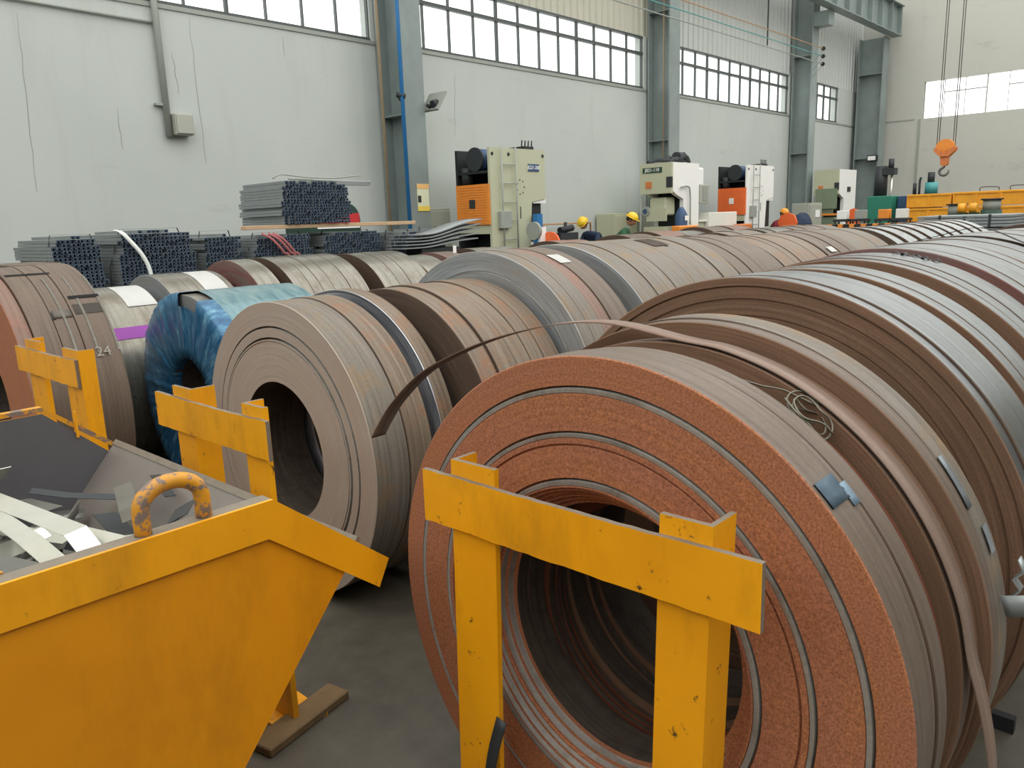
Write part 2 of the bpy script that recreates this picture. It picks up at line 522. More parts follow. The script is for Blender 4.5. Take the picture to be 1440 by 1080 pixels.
def face_profile(r, ri, steps=(), n=40, jit=0.0006, seed=1):
    """uneven wound layers; steps: (radius, dx, groove) = a shift of the layers inside that radius"""
    R_ = random.Random(seed)
    rs = [r - (r - ri) * i / n for i in range(n + 1)]
    off = 0.0
    out = [(r, 0.0)]
    st = sorted(steps, reverse=True)
    k = 0
    x = 0.0
    for i in range(1, n + 1):
        while k < len(st) and st[k][0] >= rs[i]:
            rr, dx, gr = st[k][:3]
            gw = st[k][4] if len(st[k]) > 4 else .0045
            if out[-1][0] > rr + 0.0012:
                out.append((rr + 0.0010, off + x))
            if gr:
                out.append((rr + 0.0004, off + x + gr))
                out.append((rr - gw + .0005, off + x + gr))
            off += dx
            bw = st[k][3] if len(st[k]) > 3 else 0
            out.append((rr - (gw if gr else 0.0005), off + x))
            if bw:
                out.append((rr - bw * .5, off + x, 2))
                out.append((rr - bw, off + x + .001, 2))
                out.append((rr - bw - .0012, off + x + .005))
                out.append((rr - bw - .0018, off + x))
            k += 1
        if out[-1][0] - rs[i] < 0.0008 and (i < n or out[-1][0] <= rs[i]): continue
        x = R_.uniform(-jit, jit)
        ra = out[-1][0]
        out.append((max(rs[i], ri), off + x))
    if out[-1][0] != ri: out.append((ri, off + x))
    return out

coil_id = [0]
def coil(label, x0, yc, segs, face='face_brown', outer='out_brown', ri=0.29, steps=(), N=72, n=24, group=None, cat='steel coil', name='steel_coil', jit=0.0006, band='face_band', ovalz=1.0):
    """segs: list of (width, radius[, outer material]) laid one behind another along x; each strip is a part"""
    coil_id[0] += 1
    root = thing(name, label, cat, (x0, yc, 0), group)
    x = 0.0
    for i, sg in enumerate(segs):
        w, r = sg[0], sg[1]
        om = sg[2] if len(sg) > 2 else outer
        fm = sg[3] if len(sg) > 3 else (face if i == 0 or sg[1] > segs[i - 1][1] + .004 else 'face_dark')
        sd = coil_id[0] * 31 + i
        st = steps if i == 0 else ()
        nn = n if i == 0 else max(6, n // 3)
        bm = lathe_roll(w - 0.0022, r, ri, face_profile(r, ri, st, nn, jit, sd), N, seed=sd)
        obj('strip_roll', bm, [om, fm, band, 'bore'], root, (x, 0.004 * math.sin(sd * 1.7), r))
        x += w
    root['len'] = x
    return root

def patch(bm, x0, x1, a0, a1, r, off=0.0015, n=8, mi=0):
    """curved sheet on a roll (angles in degrees from the top towards -y); coordinates relative to (x, yc, 0)"""
    rows = []
    for i in range(n + 1):
        a = math.radians(a0 + (a1 - a0) * i / n)
        rr = r + off
        rows.append([bm.verts.new((x, -rr * math.sin(a), r + rr * math.cos(a))) for x in (x0, x1)])
    for i in range(n):
        f = bm.faces.new((rows[i][0], rows[i][1], rows[i + 1][1], rows[i + 1][0]))
        f.smooth = True
        f.material_index = mi
    bmesh.ops.solidify(bm, geom=list(bm.faces), thickness=0.001)

# ================================================================== SETTING
WY = 10.75          # inner face of the long wall
SILL, TRAN, HEAD = 4.56, 5.31, 5.72
TOPZ = 11.0
FX = 31.0           # inner face of the far wall
structure(obj('floor', B(-8, FX + .3, -9, WY + .3, -0.2, 0), 'floor'))

colx = [(0.5, 0.95), (8.56, 9.01), (16.6, 17.05), (24.7, 25.15)]
wins = [(-7.3, 0.4), (1.1, 8.5), (9.07, 16.5), (17.12, 24.6), (25.25, 28.68)]
wl_ = structure(thing('wall_left', '', ''))
for k in ('label', 'category'):
    del wl_[k]
def wall_piece(name, *a, m='wall', par=wl_):
    return obj(name, B(*a), m, par)
wall_piece('lower_wall', -8, FX, WY, WY + .24, 0, SILL)
xs = -8
for a, b in wins:
    wall_piece('wall_pier', xs, a, WY, WY + .24, SILL, HEAD)
    xs = b
wall_piece('wall_pier', xs, FX, WY, WY + .24, SILL, HEAD)
# ribbed cladding above the windows
def cladding(name, x0, x1, y, z0, z1, mat, par, pitch=0.22, dep=0.035):
    bm = bmesh.new()
    box(bm, x0, x1, y, y + .02, z0, z1)
    x = x0 + .05
    while x < x1 - .06:
        prism(bm, [(x, y), (x + .02, y - dep), (x + .07, y - dep), (x + .09, y)], 'z', z0, z1)
        x += pitch
    return obj(name, bm, mat, par)
cladding('cladding_sheet', -8, 16.8, WY + 0.06, HEAD, TOPZ, 'sheet_beige', wl_)
cladding('cladding_sheet', 16.8, FX, WY + 0.06, HEAD, TOPZ, 'sheet_grey', wl_, 0.25)
obj('cladding_backing', B(-8, FX, WY + .09, WY + .24, HEAD, TOPZ), 'sheet_grey', wl_)
obj('window_ledge', B(-8, FX, WY - .02, WY + .03, SILL - .06, SILL - .003), 'conduit', wl_)

def window_x(idx, x0, x1, pitch=0.605):
    w = thing('window_%d' % idx, '', '')
    structure(w)
    del w['label']; del w['category']
    y0, y1 = WY + 0.03, WY + 0.09
    for z, h in ((SILL, .045), (TRAN, .06), (HEAD - .045, .045)):
        obj('window_rail', B(x0, x1, y0 - .015, y1 + .01, z, z + h), 'mullion', w)
    n = max(1, int(round((x1 - x0) / pitch)))
    m1 = m2 = p1 = p2 = None
    for i in range(n + 1):
        x = x0 + (x1 - x0) * i / n
        t_ = 0.022 if i % 4 == 0 else 0.011
        obj('mullion', B(x - t_, x + t_, y0, y1, SILL + .045, HEAD - .045), 'mullion', w)
        if i < n:
            xe = x0 + (x1 - x0) * (i + 1) / n
            obj('pane', B(x + .02, xe - .02, WY + .055, WY + .061, SILL + .045, TRAN), 'glass', w)
            obj('pane', B(x + .02, xe - .02, WY + .055, WY + .061, TRAN + .06, HEAD - .045), 'glass', w)
for i, (a, b) in enumerate(wins):
    window_x(i + 1, a, b)

# far gable wall with its strip of windows
wf = structure(thing('wall_far', '', ''))
del wf['label']; del wf['category']
ZL, ZH = 4.63, 5.86
obj('lower_wall', B(FX, FX + .24, -9, WY + .24, 0, ZL), 'wall_far', wf)
obj('upper_wall', B(FX, FX + .24, -9, WY + .24, ZH, TOPZ), 'wall_far', wf)
obj('wall_pier', B(FX, FX + .24, 8.67, WY + .24, ZL, ZH), 'wall_far', wf)
obj('wall_pier', B(FX, FX + .24, -9, -4, ZL, ZH), 'wall_far', wf)
obj('floor_joint', B(FX - .012, FX, 8.9, 10.0, ZL - .02, ZL + .02), 'conduit', wf)
obj('down_pipe', B(FX - .04, FX, 8.70, 8.76, 0, ZL), 'conduit', wf)
w6 = structure(thing('window_6', '', ''))
del w6['label']; del w6['category']
yy = 8.67
k = 0
while yy > -4 + .3:
    y2 = max(-4, yy - 0.64)
    obj('mullion', B(FX + .05, FX + .11, yy - (0.03 if k % 3 == 0 else 0.014), yy, ZL, ZH), 'conduit', w6)
    if k % 3:
        obj('window_rail', B(FX + .05, FX + .10, y2, yy, 5.43, 5.46), 'conduit', w6)
    obj('pane', B(FX + .075, FX + .081, y2 + .01, yy - .03, ZL + .02, ZH - .02), 'glass', w6)
    yy = y2
    k += 1

CRACKS = [((3.36, 4.17), (3.28, 2.16)), ((5.16, 3.96), (5.18, 3.44)), ((5.44, 4.44), (5.46, 2.55)), ((4.35, 3.22), (4.35, 2.7)), ((6.86, 4.41), (6.86, 4.12)), ((10.36, 4.29), (10.28, 3.18))]
# the hall's other two walls, unseen, added and sized to cut low light
structure(obj('added_unseen_wall_right', B(-8, FX + .24, -9.24, -9, 0, 6.8), 'wall_dim'))
structure(obj('added_unseen_wall_back', B(-8.24, -8, -9.24, WY + .24, 0, 5.2), 'wall_dim'))
for ca, cb in CRACKS:
    bm = bmesh.new()
    n_ = 9
    pts_ = [(ca[0] + (cb[0] - ca[0]) * i / n_ + rnd.uniform(-.012, .012), WY - .001, ca[1] + (cb[1] - ca[1]) * i / n_) for i in range(n_ + 1)]
    ribbon(bm, pts_, [.002 + .006 * math.sin(PI * i / n_) for i in range(n_ + 1)], .0015)
    obj('plaster_crack', bm, 'conduit', wl_)

# ------------------------------------------------------------------ columns
def h_column(label, x0, x1, y0, y1, ztop, along='x', name='steel_column', bracket=True):
    r = thing(name, label, 'column', ((x0 + x1) / 2, (y0 + y1) / 2, 0))
    hx, hy = (x1 - x0) / 2, (y1 - y0) / 2
    obj('front_flange', B(-hx, hx, -hy, -hy + .035, 0, ztop), 'column', r)
    obj('rear_flange', B(-hx, hx, hy - .035, hy, 0, ztop), 'column', r)
    obj('web', B(-.012, .012, -hy + .035, hy - .035, 0, ztop), 'column', r)
    for z in (0.6, 3.35, 6.2):
        obj('stiffener', B(-hx, -.012, -hy + .035, hy - .035, z, z + .02), 'column', r)
        obj('stiffener', B(.012, hx, -hy + .035, hy - .035, z, z + .02), 'column', r)
    obj('base_plate', B(-hx - .1, hx + .1, -hy - .1, hy + .04, 0, .03), 'column', r)
    return r
h_column('grey steel wall column behind the camera side window, leftmost of the row', *colx[0], 10.1, 10.7, TOPZ)
h_column('grey-green steel H column with blue and orange pipes beside it', *colx[1], 10.1, 10.7, TOPZ)
h_column('grey-green steel H column behind the cream press, second in the row', *colx[2], 10.1, 10.7, TOPZ)
c3 = h_column('broad grey-green steel H column behind the grey cabinet, third in the row', *colx[3], 10.1, 10.7, TOPZ)
h_column('dark grey steel H column in the far corner under the crane girder', 30.0, 30.55, 9.75, 10.6, 7.42)
# brace plates on column three top
obj('girder_bracket', B(-.2, .2, -.75, -.3, 7.0, 7.4), 'column', c3)

# pipes on the first column
def pipe(name, label, cat, pts, r, m, group=None, n=8):
    bm = bmesh.new()
    base = Vector(pts[0])
    tube(bm, [Vector(p) - base for p in pts], r, n)
    o = obj(name, bm, m, None, base)
    return tag(o, label, cat, group)
pipe('air_pipe', 'bright blue vertical pipe running up beside the first column', 'pipe', [(8.44, 9.98, 0.0), (8.44, 9.98, TOPZ)], .033, 'blue')
pipe('gas_pipe', 'orange-brown vertical pipe running up behind the blue pipe', 'pipe', [(8.33, 10.35, 0.0), (8.33, 10.35, TOPZ)], .026, 'pipe_dull')
pipe('gas_pipe', 'thin dull brown pipe against the web of the second column', 'pipe', [(16.66, 10.3, 0.0), (16.66, 10.3, TOPZ)], .022, 'pipe_dull')
# poster
pt = thing('safety_poster', 'yellow and white safety notice on the first column', 'poster', (8.86, 10.094, 1.83))
obj('sheet', B(-.13, .13, -.004, .004, 0, .44), 'poster_p', pt)
obj('top_band', B(-.13, .13, -.007, -.0045, .36, .44), 'poster_o', pt)
obj('bottom_band', B(-.13, .13, -.007, -.0045, 0, .08), 'poster_y', pt)
obj('picture', B(-.12, -.05, -.007, -.0045, .14, .25), 'dark', pt)
# floodlight
fl = thing('floodlight', 'grey floodlight bracketed to the right edge of the first column', 'light', (9.02, 10.05, 3.5))
bm = bmesh.new(); box(bm, .06, .10, -.2, .2, -.02, .34, 0, Matrix.Rotation(math.radians(35), 4, 'Y'))
obj('lamp_head', bm, 'conduit', fl)
bm = bmesh.new(); tube(bm, [(-.0, 0, .02), (.05, 0, .0), (.1, 0, .04)], .03); obj('bracket', bm, 'black', fl)
bm = bmesh.new(); cyl(bm, (.03, -.09, .03), (.13, -.09, .06), .06, 12); obj('driver_box', bm, 'dark', fl)
cm = thing('wall_camera', 'small black camera on an arm left of the first column face', 'camera', (8.50, 10.05, 3.55))
bm = bmesh.new(); tube(bm, [(.05, .05, -.02), (-.05, 0, .0), (-.12, 0, .08)], .012); obj('arm', bm, 'black', cm)
bm = bmesh.new(); cyl(bm, (-.12, 0, .08), (-.02, -.1, .05), .04, 10); obj('housing', bm, 'dark', cm)

# junction box and conduits on the wall
jb = thing('junction_box', 'grey junction box on the white wall under a conduit', 'box', (5.13, 10.66, 2.9))
obj('box_body', bevel(B(-.125, .125, -.09, .085, 0, .27), .008), 'cabinet', jb)
obj('lid', bevel(B(-.11, .11, -.105, -.092, .015, .255), .004), 'cabinet', jb)
pipe('wall_conduit', 'grey vertical conduit running down the white wall to the box', 'conduit', [(4.96, 10.69, 2.88), (4.96, 10.69, 4.5), (4.96, 10.69, 7)], .045, 'conduit')
pipe('cable_run', 'thin grey cable run along the wall below the window', 'conduit', [(-3, 10.72, 4.31), (3.4, 10.72, 4.32), (4.92, 10.72, 4.30)], .018, 'conduit')
obj_ = obj('conduit_clip', B(4.82, 4.93, 10.68, 10.74, 3.27, 3.30), 'conduit'); tag(obj_, 'small grey wall clip left of the vertical conduit', 'clip')

# conductor wires with end insulators
for z, m, wd in ((5.96, 'pipe_orange', 'orange'), (5.76, 'teal', 'pale blue-green'), (5.56, 'conduit', 'pale grey')):
    r = thing('conductor_wire', '%s crane conductor wire stretched high along the wall' % wd, 'wire', (22.72, 9.0, z))
    bm = bmesh.new(); tube(bm, [(-30, 0, 0), (-12, 0, -.02), (0, 0, 0)], .012, 6); obj('wire', bm, m, r)
    bm = bmesh.new(); cyl(bm, (0, 0, 0), (.1, 0, 0), .04, 10); cyl(bm, (.03, 0, 0), (.06, 0, 0), .055, 10); obj('insulator', bm, 'black', r)
    bm = bmesh.new(); cyl(bm, (.1, 0, 0), (2.0, 1.1, 0), .008, 6); obj('anchor_rod', bm, 'conduit', r)
pipe('hanger_rod', 'dark hanger rod in front of the ribbed cladding', 'rod', [(22.7, 10.6, 6.3), (22.7, 10.6, TOPZ)], .02, 'mullion')

# crane girder
gd = thing('crane_girder', 'blue-grey crane runway girder with upright stiffeners below the roof', 'beam', (24.9, 9.55, 7.42))
gd['label'] = 'blue-grey crane runway girder with upright stiffeners resting on the columns'
obj('web', B(-17, 5.75, -.01, .01, .03, .95), 'column', gd)
obj('bottom_flange', B(-17, 5.75, -.16, .16, 0, .03), 'column', gd)
obj('top_flange', B(-17, 5.75, -.2, .2, .95, .98), 'column', gd)
for i in range(24):
    obj('stiffener', B(-16.9 + i * .98, -16.88 + i * .98, -.15, -.01, .03, .95), 'column', gd)
tag(obj('crane_rail', B(8, 30.5, 9.5, 9.6, 8.401, 8.5), 'maroon'), 'dark red crane rail on top of the girder', 'rail')

# ================================================================== COILS : nearest row
ORST = ((.601, -.003, .014, .0145), (.500, -.003, .014, .013), (.472, -.001, .007, .0), (.394, -.002, .014, .016), (.372, .012, .012), (.362, .016, 0), (.352, .016, .01), (.340, .018, 0), (.328, .02, 0))
r1 = coil('nearest coil, orange rusty layered face behind the largest yellow frame', 1.30, .965,
     [(.115, .667, 'out_brown'), (.062, .665, 'out_brown')], 'face_orange', 'out_brown', .315, ORST, 160, 60, jit=.0002)
bm = bmesh.new(); patch(bm, .012, .09, 44, 48.5, .667, .0006, n=3); patch(bm, .085, .112, 46, 50, .667, .0006, n=3); patch(bm, .118, .16, 43.5, 47.5, .665, .0008, n=3); o_ = obj('blue_paint_mark', bm, 'blue_mark', r1)
coil('narrow coil with ragged dark red edges squeezed behind the nearest coil', 1.482, .96, [(.0122, (.642, .634, .645, .630, .639, .628, .643)[i_], 'out_ragged', 'face_ragged') for i_ in range(7)], 'face_ragged', 'out_ragged', .31, (), 120, 20)
lc = coil('narrow brown-grey coil whose outer turn springs loose to the left', 1.575, .955, [(.068, .664, 'strip_loose')], 'face_brown', 'strip_loose', .31, (), 120, 16)
coil('thin brown coil sunk behind the coil with the loose strip', 1.647, .95, [(.03, .662, 'out_brown2')], 'face_brown', 'out_brown2', .31, (), 120, 10)
e1 = coil('grey-brown twin-strip coil last of the rusty pack, steel strap ends at its side', 1.682, .95, [(.055, .682), (.095, .684, 'out_greybrown')], 'face_brown', 'out_brown', .31, (), 120, 16)
bm = bmesh.new(); patch(bm, .058, .085, 52, 62, .6845, .0005, 4); patch(bm, .09, .12, 66, 71, .6845, .0005, 3); obj('blue_grey_smear_and_glint', bm, 'faint_blue', e1)  # specular highlights on the strips, painted as bluish patches
# loose outer turn (belongs to lc)
path = [(2.138, .899), (2.085, .965), (2.007, 1.046), (1.854, 1.161), (1.654, 1.251), (1.465, 1.312), (1.274, 1.352), (1.115, 1.360)] + [(.955 - .671 * math.sin(math.radians(d)), .664 + .671 * math.cos(math.radians(d))) for d in (2, 12, 24, 36, 48, 60, 72, 82)] + [(.262, .66), (.238, .54), (.232, .42), (.242, .30)]
bm = bmesh.new()
ribbon(bm, [(p.x - 1.575, p.y - .955, p.z) for p in spline([(1.606, y, z) for y, z in path], 5)], .062, .0012)
obj('loose_strip', bm, 'strip_loose', lc)
# tangle of tie wire lying on the nearest pack
tw = thing('tie_wire', 'small tangle of tie wire lying on the nearest coils', 'wire', (1.535, .60, 1.20))
pp = []
for i in range(70):
    a = i * .33
    rr = .045 + .012 * math.sin(i * .61)
    pp.append((.01 * math.sin(i * .9) + rr * .9 * math.cos(a), rr * .75 * math.sin(a) + .012 * math.sin(i * .23), .01 + .75 * rr * math.sin(a) + .012 * math.cos(i * .37)))
pp = [(-.02, .15, .075), (.0, .10, .06), (.01, .06, .055)] + pp
bm = bmesh.new(); tube(bm, spline(pp, 2), .0022, 5); obj('wire_loops', bm, 'wire', tw)
# straps at the right
st_ = thing('strap_end', 'pale steel strap end sticking out right of the rusty pack', 'strap', (1.75, .268, .80))
bm = bmesh.new(); ribbon(bm, spline([(0.02, .005, 0), (.02, -.05, .02), (.05, -.12, .045), (.08, -.2, .05)], 4), .045, .0008, (0, .1, 1)); obj('strap', bm, 'strap_steel', st_)
sc = thing('strap_clip', 'crimped steel strap clip on the side of the rusty pack', 'clip', (1.79, .262, .86))
bm = bmesh.new(); ribbon(bm, [(0, 0, -.04), (.0, -.015, -.02), (.0, .0, 0), (.0, -.018, .02), (.0, -.006, .045)], .03, .0012); obj('clip', bm, 'strap_steel', sc)
tag(obj('fallen_strap', B(2.60, 2.63, .34, .44, 0.0, .05), 'black'), 'short black offcut on the floor right of the nearest coils', 'offcut')

# second pack of the nearest row (zinc)
GA = 'bright zinc coils of the right row'
coil('large bright coil with a wide brown layered face behind the rusty pack', 2.0, .962, [(.055, .724), (.125, .725), (.10, .7235)], 'face_brown', 'out_silver', .30, ((.70, .002, .006), (.665, -.004, .004), (.62, -.003, .003), (.52, -.003, 0)), 160, 46)
coil('thin brown coil between two bright coils, first brown ring after the wide face', 2.285, .955, [(.045, .713, 'out_brown2')], 'face_brown', 'out_brown2', .3, (), 120, 8)
coil('bright narrow twin coil between the thin and the ragged brown coils', 2.335, .952, [(.07, .724), (.12, .725)], 'face_brown', 'out_silver', .3, (), 120, 8)
coil('ragged brown coil, second brown ring of the right row', 2.53, .95, [(.035, .700, 'out_brown2'), (.035, .706, 'out_brown2'), (.03, .698, 'out_brown2')], 'face_brown', 'out_brown2', .3, (), 120, 8)
coil('wide bright coil before the red-brown band of the right row', 2.635, .948, [(.06, .729), (.09, .731), (.17, .732)], 'face_brown', 'out_silver', .3, (), 120, 8)
coil('bright coil with a red-brown rim standing proud in the right row', 3.03, .94, [(.10, .738), (.16, .738), (.14, .737), (.12, .739)], 'face_red', 'out_silver', .3, (), 110, 16)
coil('bright grey coil beyond the red-rimmed coil', 3.60, .94, [(.15, .736), (.12, .736), (.2, .738)], 'face_brown', 'out_silver', .3, (), 96, 10)
coil('bright grey coil just beyond the lifted black strap, right edge of the view', 4.14, .94, [(.22, .740), (.18, .740), (.25, .741)], 'face_dark', 'out_silver', .3, (), 96, 10)
coil('bright grey coil before the brown-faced last coils of the right row', 4.86, .94, [(.2, .737), (.25, .738), (.3, .736)], 'face_brown', 'out_silver', .3, (), 96, 10)
coil('brown-faced grey coil near the far end of the right row', 6.0, .96, [(.4, .745), (.5, .742)], 'face_dark', 'out_silver', .3, (), 80, 12)
coil('last grey coil at the far end of the right row', 7.0, .96, [(.3, .738), (.5, .738)], 'face_dark', 'out_silver', .3, (), 80, 12)
lf = thing('lifted_strap', 'black strap bulging up between bright coils of the right row', 'strap', (4.12, .94, 0))
bm = bmesh.new()
pts = []
for i in range(26):
    a = math.radians(-38 + i * 3.6)
    lift = .035 * math.exp(-((i - 12) / 2.6) ** 2)
    pts.append((0, -(0.744 + lift) * math.sin(a), .739 + (0.744 + lift) * math.cos(a)))
ribbon(bm, pts, .035, .0012); obj('strap', bm, 'black', lf)
lf2 = thing('buckled_strap', 'dark buckled strap on top of the wide bright coil', 'strap', (2.93, .948, 0))
bm = bmesh.new()
pts = []
for i in range(16):
    a = math.radians(5 + i * .8)
    pts.append((.01 * math.sin(i), -(0.735 + .006 * math.sin(i * 1.9)) * math.sin(a), .732 + (0.735 + .006 * math.sin(i * 1.9)) * math.cos(a)))
ribbon(bm, pts, .02, .001); obj('strap', bm, 'dark', lf2)

# ================================================================== COILS : second row
coil('big grey-brown coil with a grey face and two dark gaps, left of the nearest coil', 1.75, 3.02, [(.17, .658, 'out_greybrown'), (.13, .660, 'out_rust')], 'face_grey', 'out_greybrown', .31,
     ((.553, -.002, .04, 0, .008), (.504, -.004, .04, 0, .009), (.488, -.001, .006)), 140, 36, jit=.0003)
coil('narrow coil with a shiny silver rim behind the big grey-brown coil', 2.085, 3.0, [(.085, .670, 'out_rust')], 'face_silver', 'out_rust', .30, (), 120, 26, jit=.003)
coil('rust-streaked brown coil of five strips in the second row', 2.235, 2.84, [(.11, .668), (.12, .672), (.10, .67), (.09, .673), (.11, .672)], 'face_dark', 'out_rust', .3, (), 120, 20)
gr = coil('tall coil with grey face and red-tinted back strip carrying a white label', 2.81, 2.82, [(.09, .737, 'out_greybrown'), (.10, .738, 'out_greybrown'), (.09, .737, 'out_redbrown'), (.16, .738, 'out_brown')], 'face_pale', 'out_brown', .3, ((.64, -.01, .004),), 120, 24)
bm = bmesh.new(); patch(bm, .27, .36, 18, 26, .738, .003, 5); obj('paper_label', bm, 'paper', gr)
gy = coil('tall coil with a pale blue-grey face behind the white-labelled coil', 3.36, 2.78, [(.17, .742), (.20, .744), (.22, .743), (.15, .743), (.2, .742), (.2, .744)], 'face_pale', 'out_greybrown', .3, (), 110, 24)
bm = bmesh.new(); patch(bm, .63, .80, 8, 20, .7435, .003, 5); obj('grey_smear', bm, 'out_brown', gy)
x = 4.56
R2 = [('brown-grey coil after the long grey-brown coil of the second row', [.16, .14, .2, .15], .734, 'out_brown', 'face_dark'),
      ('tan coil with fine seams, middle of the second row', [.2, .1, .12, .2, .2], .726, 'out_rust', 'face_dark'),
      ('tan-grey coil with a thin label, beyond the middle of the second row', [.25, .2, .16], .728, 'out_brown', 'face_dark'),
      ('plain wide grey-brown coil in the farther part of the second row', [.5, .3], .724, 'out_greybrown', 'face_dark')]
for lb, ws_, rr, om, fm in R2:
    rc = coil(lb, x, 2.78, [(w, rr + .002 * ((j * 7) % 3 - 1)) for j, w in enumerate(ws_)], fm, om, .3, (), 96, 10)
    if 'thin label' in lb:
        bm = bmesh.new(); patch(bm, .08, .2, 34, 39, rr, .004, 4); obj('paper_label', bm, 'paper', rc)
    x += sum(ws_) + .05
GS = 'narrow shining coils at the far end of the second row'
x = 7.75
for i in range(9):
    w = (.22, .3, .26, .34, .25, .3, .36, .3, .3)[i]
    coil('narrow shining coil, %s of nine in the far striped end of the second row' % ('nearest', 'second', 'third', 'fourth', 'fifth', 'sixth', 'seventh', 'eighth', 'farthest')[i], x, 2.74, [(w * .5, .722), (w * .5, .720)], 'face_dark', 'out_shine', .3, (), 72, 6, group=GS)
    x += w + .12

# ================================================================== COILS : third row and left
bl = coil('wide brown coil at the left edge behind a yellow frame', 1.12, 4.9, [(.075, .728, 'out_redbrown', 'face_orange'), (.11, .734), (.10, .735), (.165, .736)], 'face_dark', 'out_brown', .3, (), 120, 24)
for q in (.24, .34, .44):
    bm = bmesh.new(); patch(bm, q - .006, q + .006, 24, 66, .7365, .0004, 10); obj('chalk_streak', bm, 'chalk', bl)
for a0 in (18,):
    bm = bmesh.new(); patch(bm, .09, .30, a0, a0 + 1.6, .735, .002, 2); obj('strip_end', bm, 'black', bl)
bm = bmesh.new(); patch(bm, .30, .45, 38, 39.6, .736, .002, 2); obj('strip_end', bm, 'black', bl)
bm = bmesh.new(); patch(bm, .09, .20, 46, 49.5, .7345, .0004, 3); patch(bm, .195, .28, 45, 49, .7355, .0004, 3); patch(bm, .30, .44, 43, 48, .736, .0005, 3); obj('oil_smear', bm, 'smear', bl)
text_mesh('chalk_mark', '24', .075, 'chalk', bl, Matrix.Translation((.36, -.742 * math.sin(math.radians(66)), .736 + .742 * math.cos(math.radians(66)))) @ Matrix.Rotation(math.radians(66), 4, 'X'), .0008)

# coil wrapped in blue film
bf = thing('wrapped_coil', 'coil wrapped in crinkled blue plastic film with an open hole', 'steel coil', (2.05, 4.55, 0))
bm = lathe_roll(.70, .625, .245, face_profile(.625, .245, (), 10), 96); obj('steel_core', bm, ['out_galv', 'face_pale', 'face_band', 'bore'], bf, (.02, 0, .637))
def film_mesh():
    bm = bmesh.new()
    N = 160
    prof = [(.72, .634), (.5, .637), (.3, .636), (.1, .637), (.008, .636), (.0, .630), (-.006, .56), (-.004, .50), (-.008, .44), (-.004, .38), (-.006, .32), (.0, .25), (.01, .242), (.06, .240)]
    R_ = random.Random(3)
    ph = [R_.uniform(0, 6.28) for _ in range(12)]
    rows = []
    for j, (x, rr) in enumerate(prof):
        row = []
        for k in range(N):
            a = 2 * PI * k / N
            wv = sum(math.sin(a * f + ph[i] + .6 * math.sin(3 * a + j * .25)) for i, f in enumerate((7, 13, 19, 31, 43)))
            amp = .0022 if j < 5 else (.0045 if j < 12 else .004)
            xx, r2 = x, rr
            if 5 <= j <= 11: xx = x - abs(wv) * amp * .6
            else: r2 = rr + wv * amp * .35 + .002
            row.append(bm.verts.new((xx, r2 * math.sin(a), r2 * math.cos(a))))
        rows.append(row)
    for j in range(len(rows) - 1):
        for k in range(N):
            a = 360.0 * k / N
            if j in (3, 4, 5) and (a > 338 or a < 358 - 358): continue      # torn away at the top, bare steel shows
            f = bm.faces.new((rows[j][k], rows[j][(k + 1) % N], rows[j + 1][(k + 1) % N], rows[j + 1][k]))
            f.smooth = True
            f.material_index = 1 if j < 3 else 0
    bmesh.ops.recalc_face_normals(bm, faces=list(bm.faces))
    return bm
obj('film_wrap', film_mesh(), ['film', 'film_top'], bf, (0, 0, .637))

# third row, farther on
x = 4.35
R3 = [('pale grey-green coil left of the tall grey-faced coil', [.3, .3], .69, 'out_galv', 'face_dark'),
      ('dark-striped coil beyond the pale grey-green coil in the third row', [.14, .1, .16, .2], .66, 'out_brown', 'face_red'),
      ('brown-grey coil in front of the first press, third row', [.2, .22, .16], .69, 'out_rust', 'face_red'),
      ('grey-brown coil between the first press and the helmeted worker, third row', [.3, .2, .3], .69, 'out_greybrown', 'face_dark'),
      ('brown coil below the helmeted worker, third row', [.25, .2, .3], .70, 'out_brown', 'face_dark'),
      ('grey-brown coil below the cream press, third row', [.3, .3, .2], .71, 'out_greybrown', 'face_dark'),
      ('pale-banded coil below the cabinet of the cream press, third row', [.2, .3, .2], .715, 'out_galv', 'face_dark'),
      ('dark-banded coil below the orange door, third row', [.3, .25], .715, 'out_brown', 'face_dark'),
      ('last grey coil of the third row with a pale rim', [.3, .25, .2], .71, 'out_greybrown', 'face_dark')]
for i, (lb, ws_, rr, om, fm) in enumerate(R3):
    coil(lb, x, 4.32, [(w, rr + .002 * ((j * 5) % 3 - 1)) for j, w in enumerate(ws_)], fm, om, .3, (), 80, 8)
    x += sum(ws_) + (.06 if i < 5 else .1)

# ================================================================== COILS : row by the bundles
l1 = coil('bright coil with a white label and a purple band, left of the blue film', 1.80, 5.86, [(.53, .629)], 'face_pale', 'out_galv', .25, (), 96, 12)
bm = bmesh.new(); patch(bm, .32, .52, 4, 36, .629, .003, 8); obj('paper_label', bm, 'paper', l1)
bm = bmesh.new(); patch(bm, .0, .52, 52, 60, .629, .003, 4); obj('purple_band', bm, 'purple', l1)
l2 = coil('bright coil with a white label behind the blue-wrapped coil', 2.42, 5.88, [(.22, .662), (.27, .661)], 'face_pale', 'out_galv', .25, (), 96, 12)
bm = bmesh.new(); patch(bm, .26, .44, 2, 36, .661, .003, 8); obj('paper_label', bm, 'paper', l2)
coil('zinc coil with a dull red layered face, second row from the bundles', 3.01, 5.8, [(.19, .698)], 'face_red', 'out_galv', .3, ((.52, .006, .003), (.44, .004, .003)), 96, 24)
l3 = coil('zinc coil of five strips right of the red-faced coil', 3.29, 5.8, [(.14, .70), (.09, .699), (.11, .701), (.15, .70), (.17, .699)], 'face_dark', 'out_galv', .3, (), 96, 10)
coil('zinc coil of three strips with bright streaks beyond a wide gap', 4.12, 5.8, [(.17, .693), (.13, .694), (.24, .693)], 'face_dark', 'out_galv', .3, (), 96, 12)
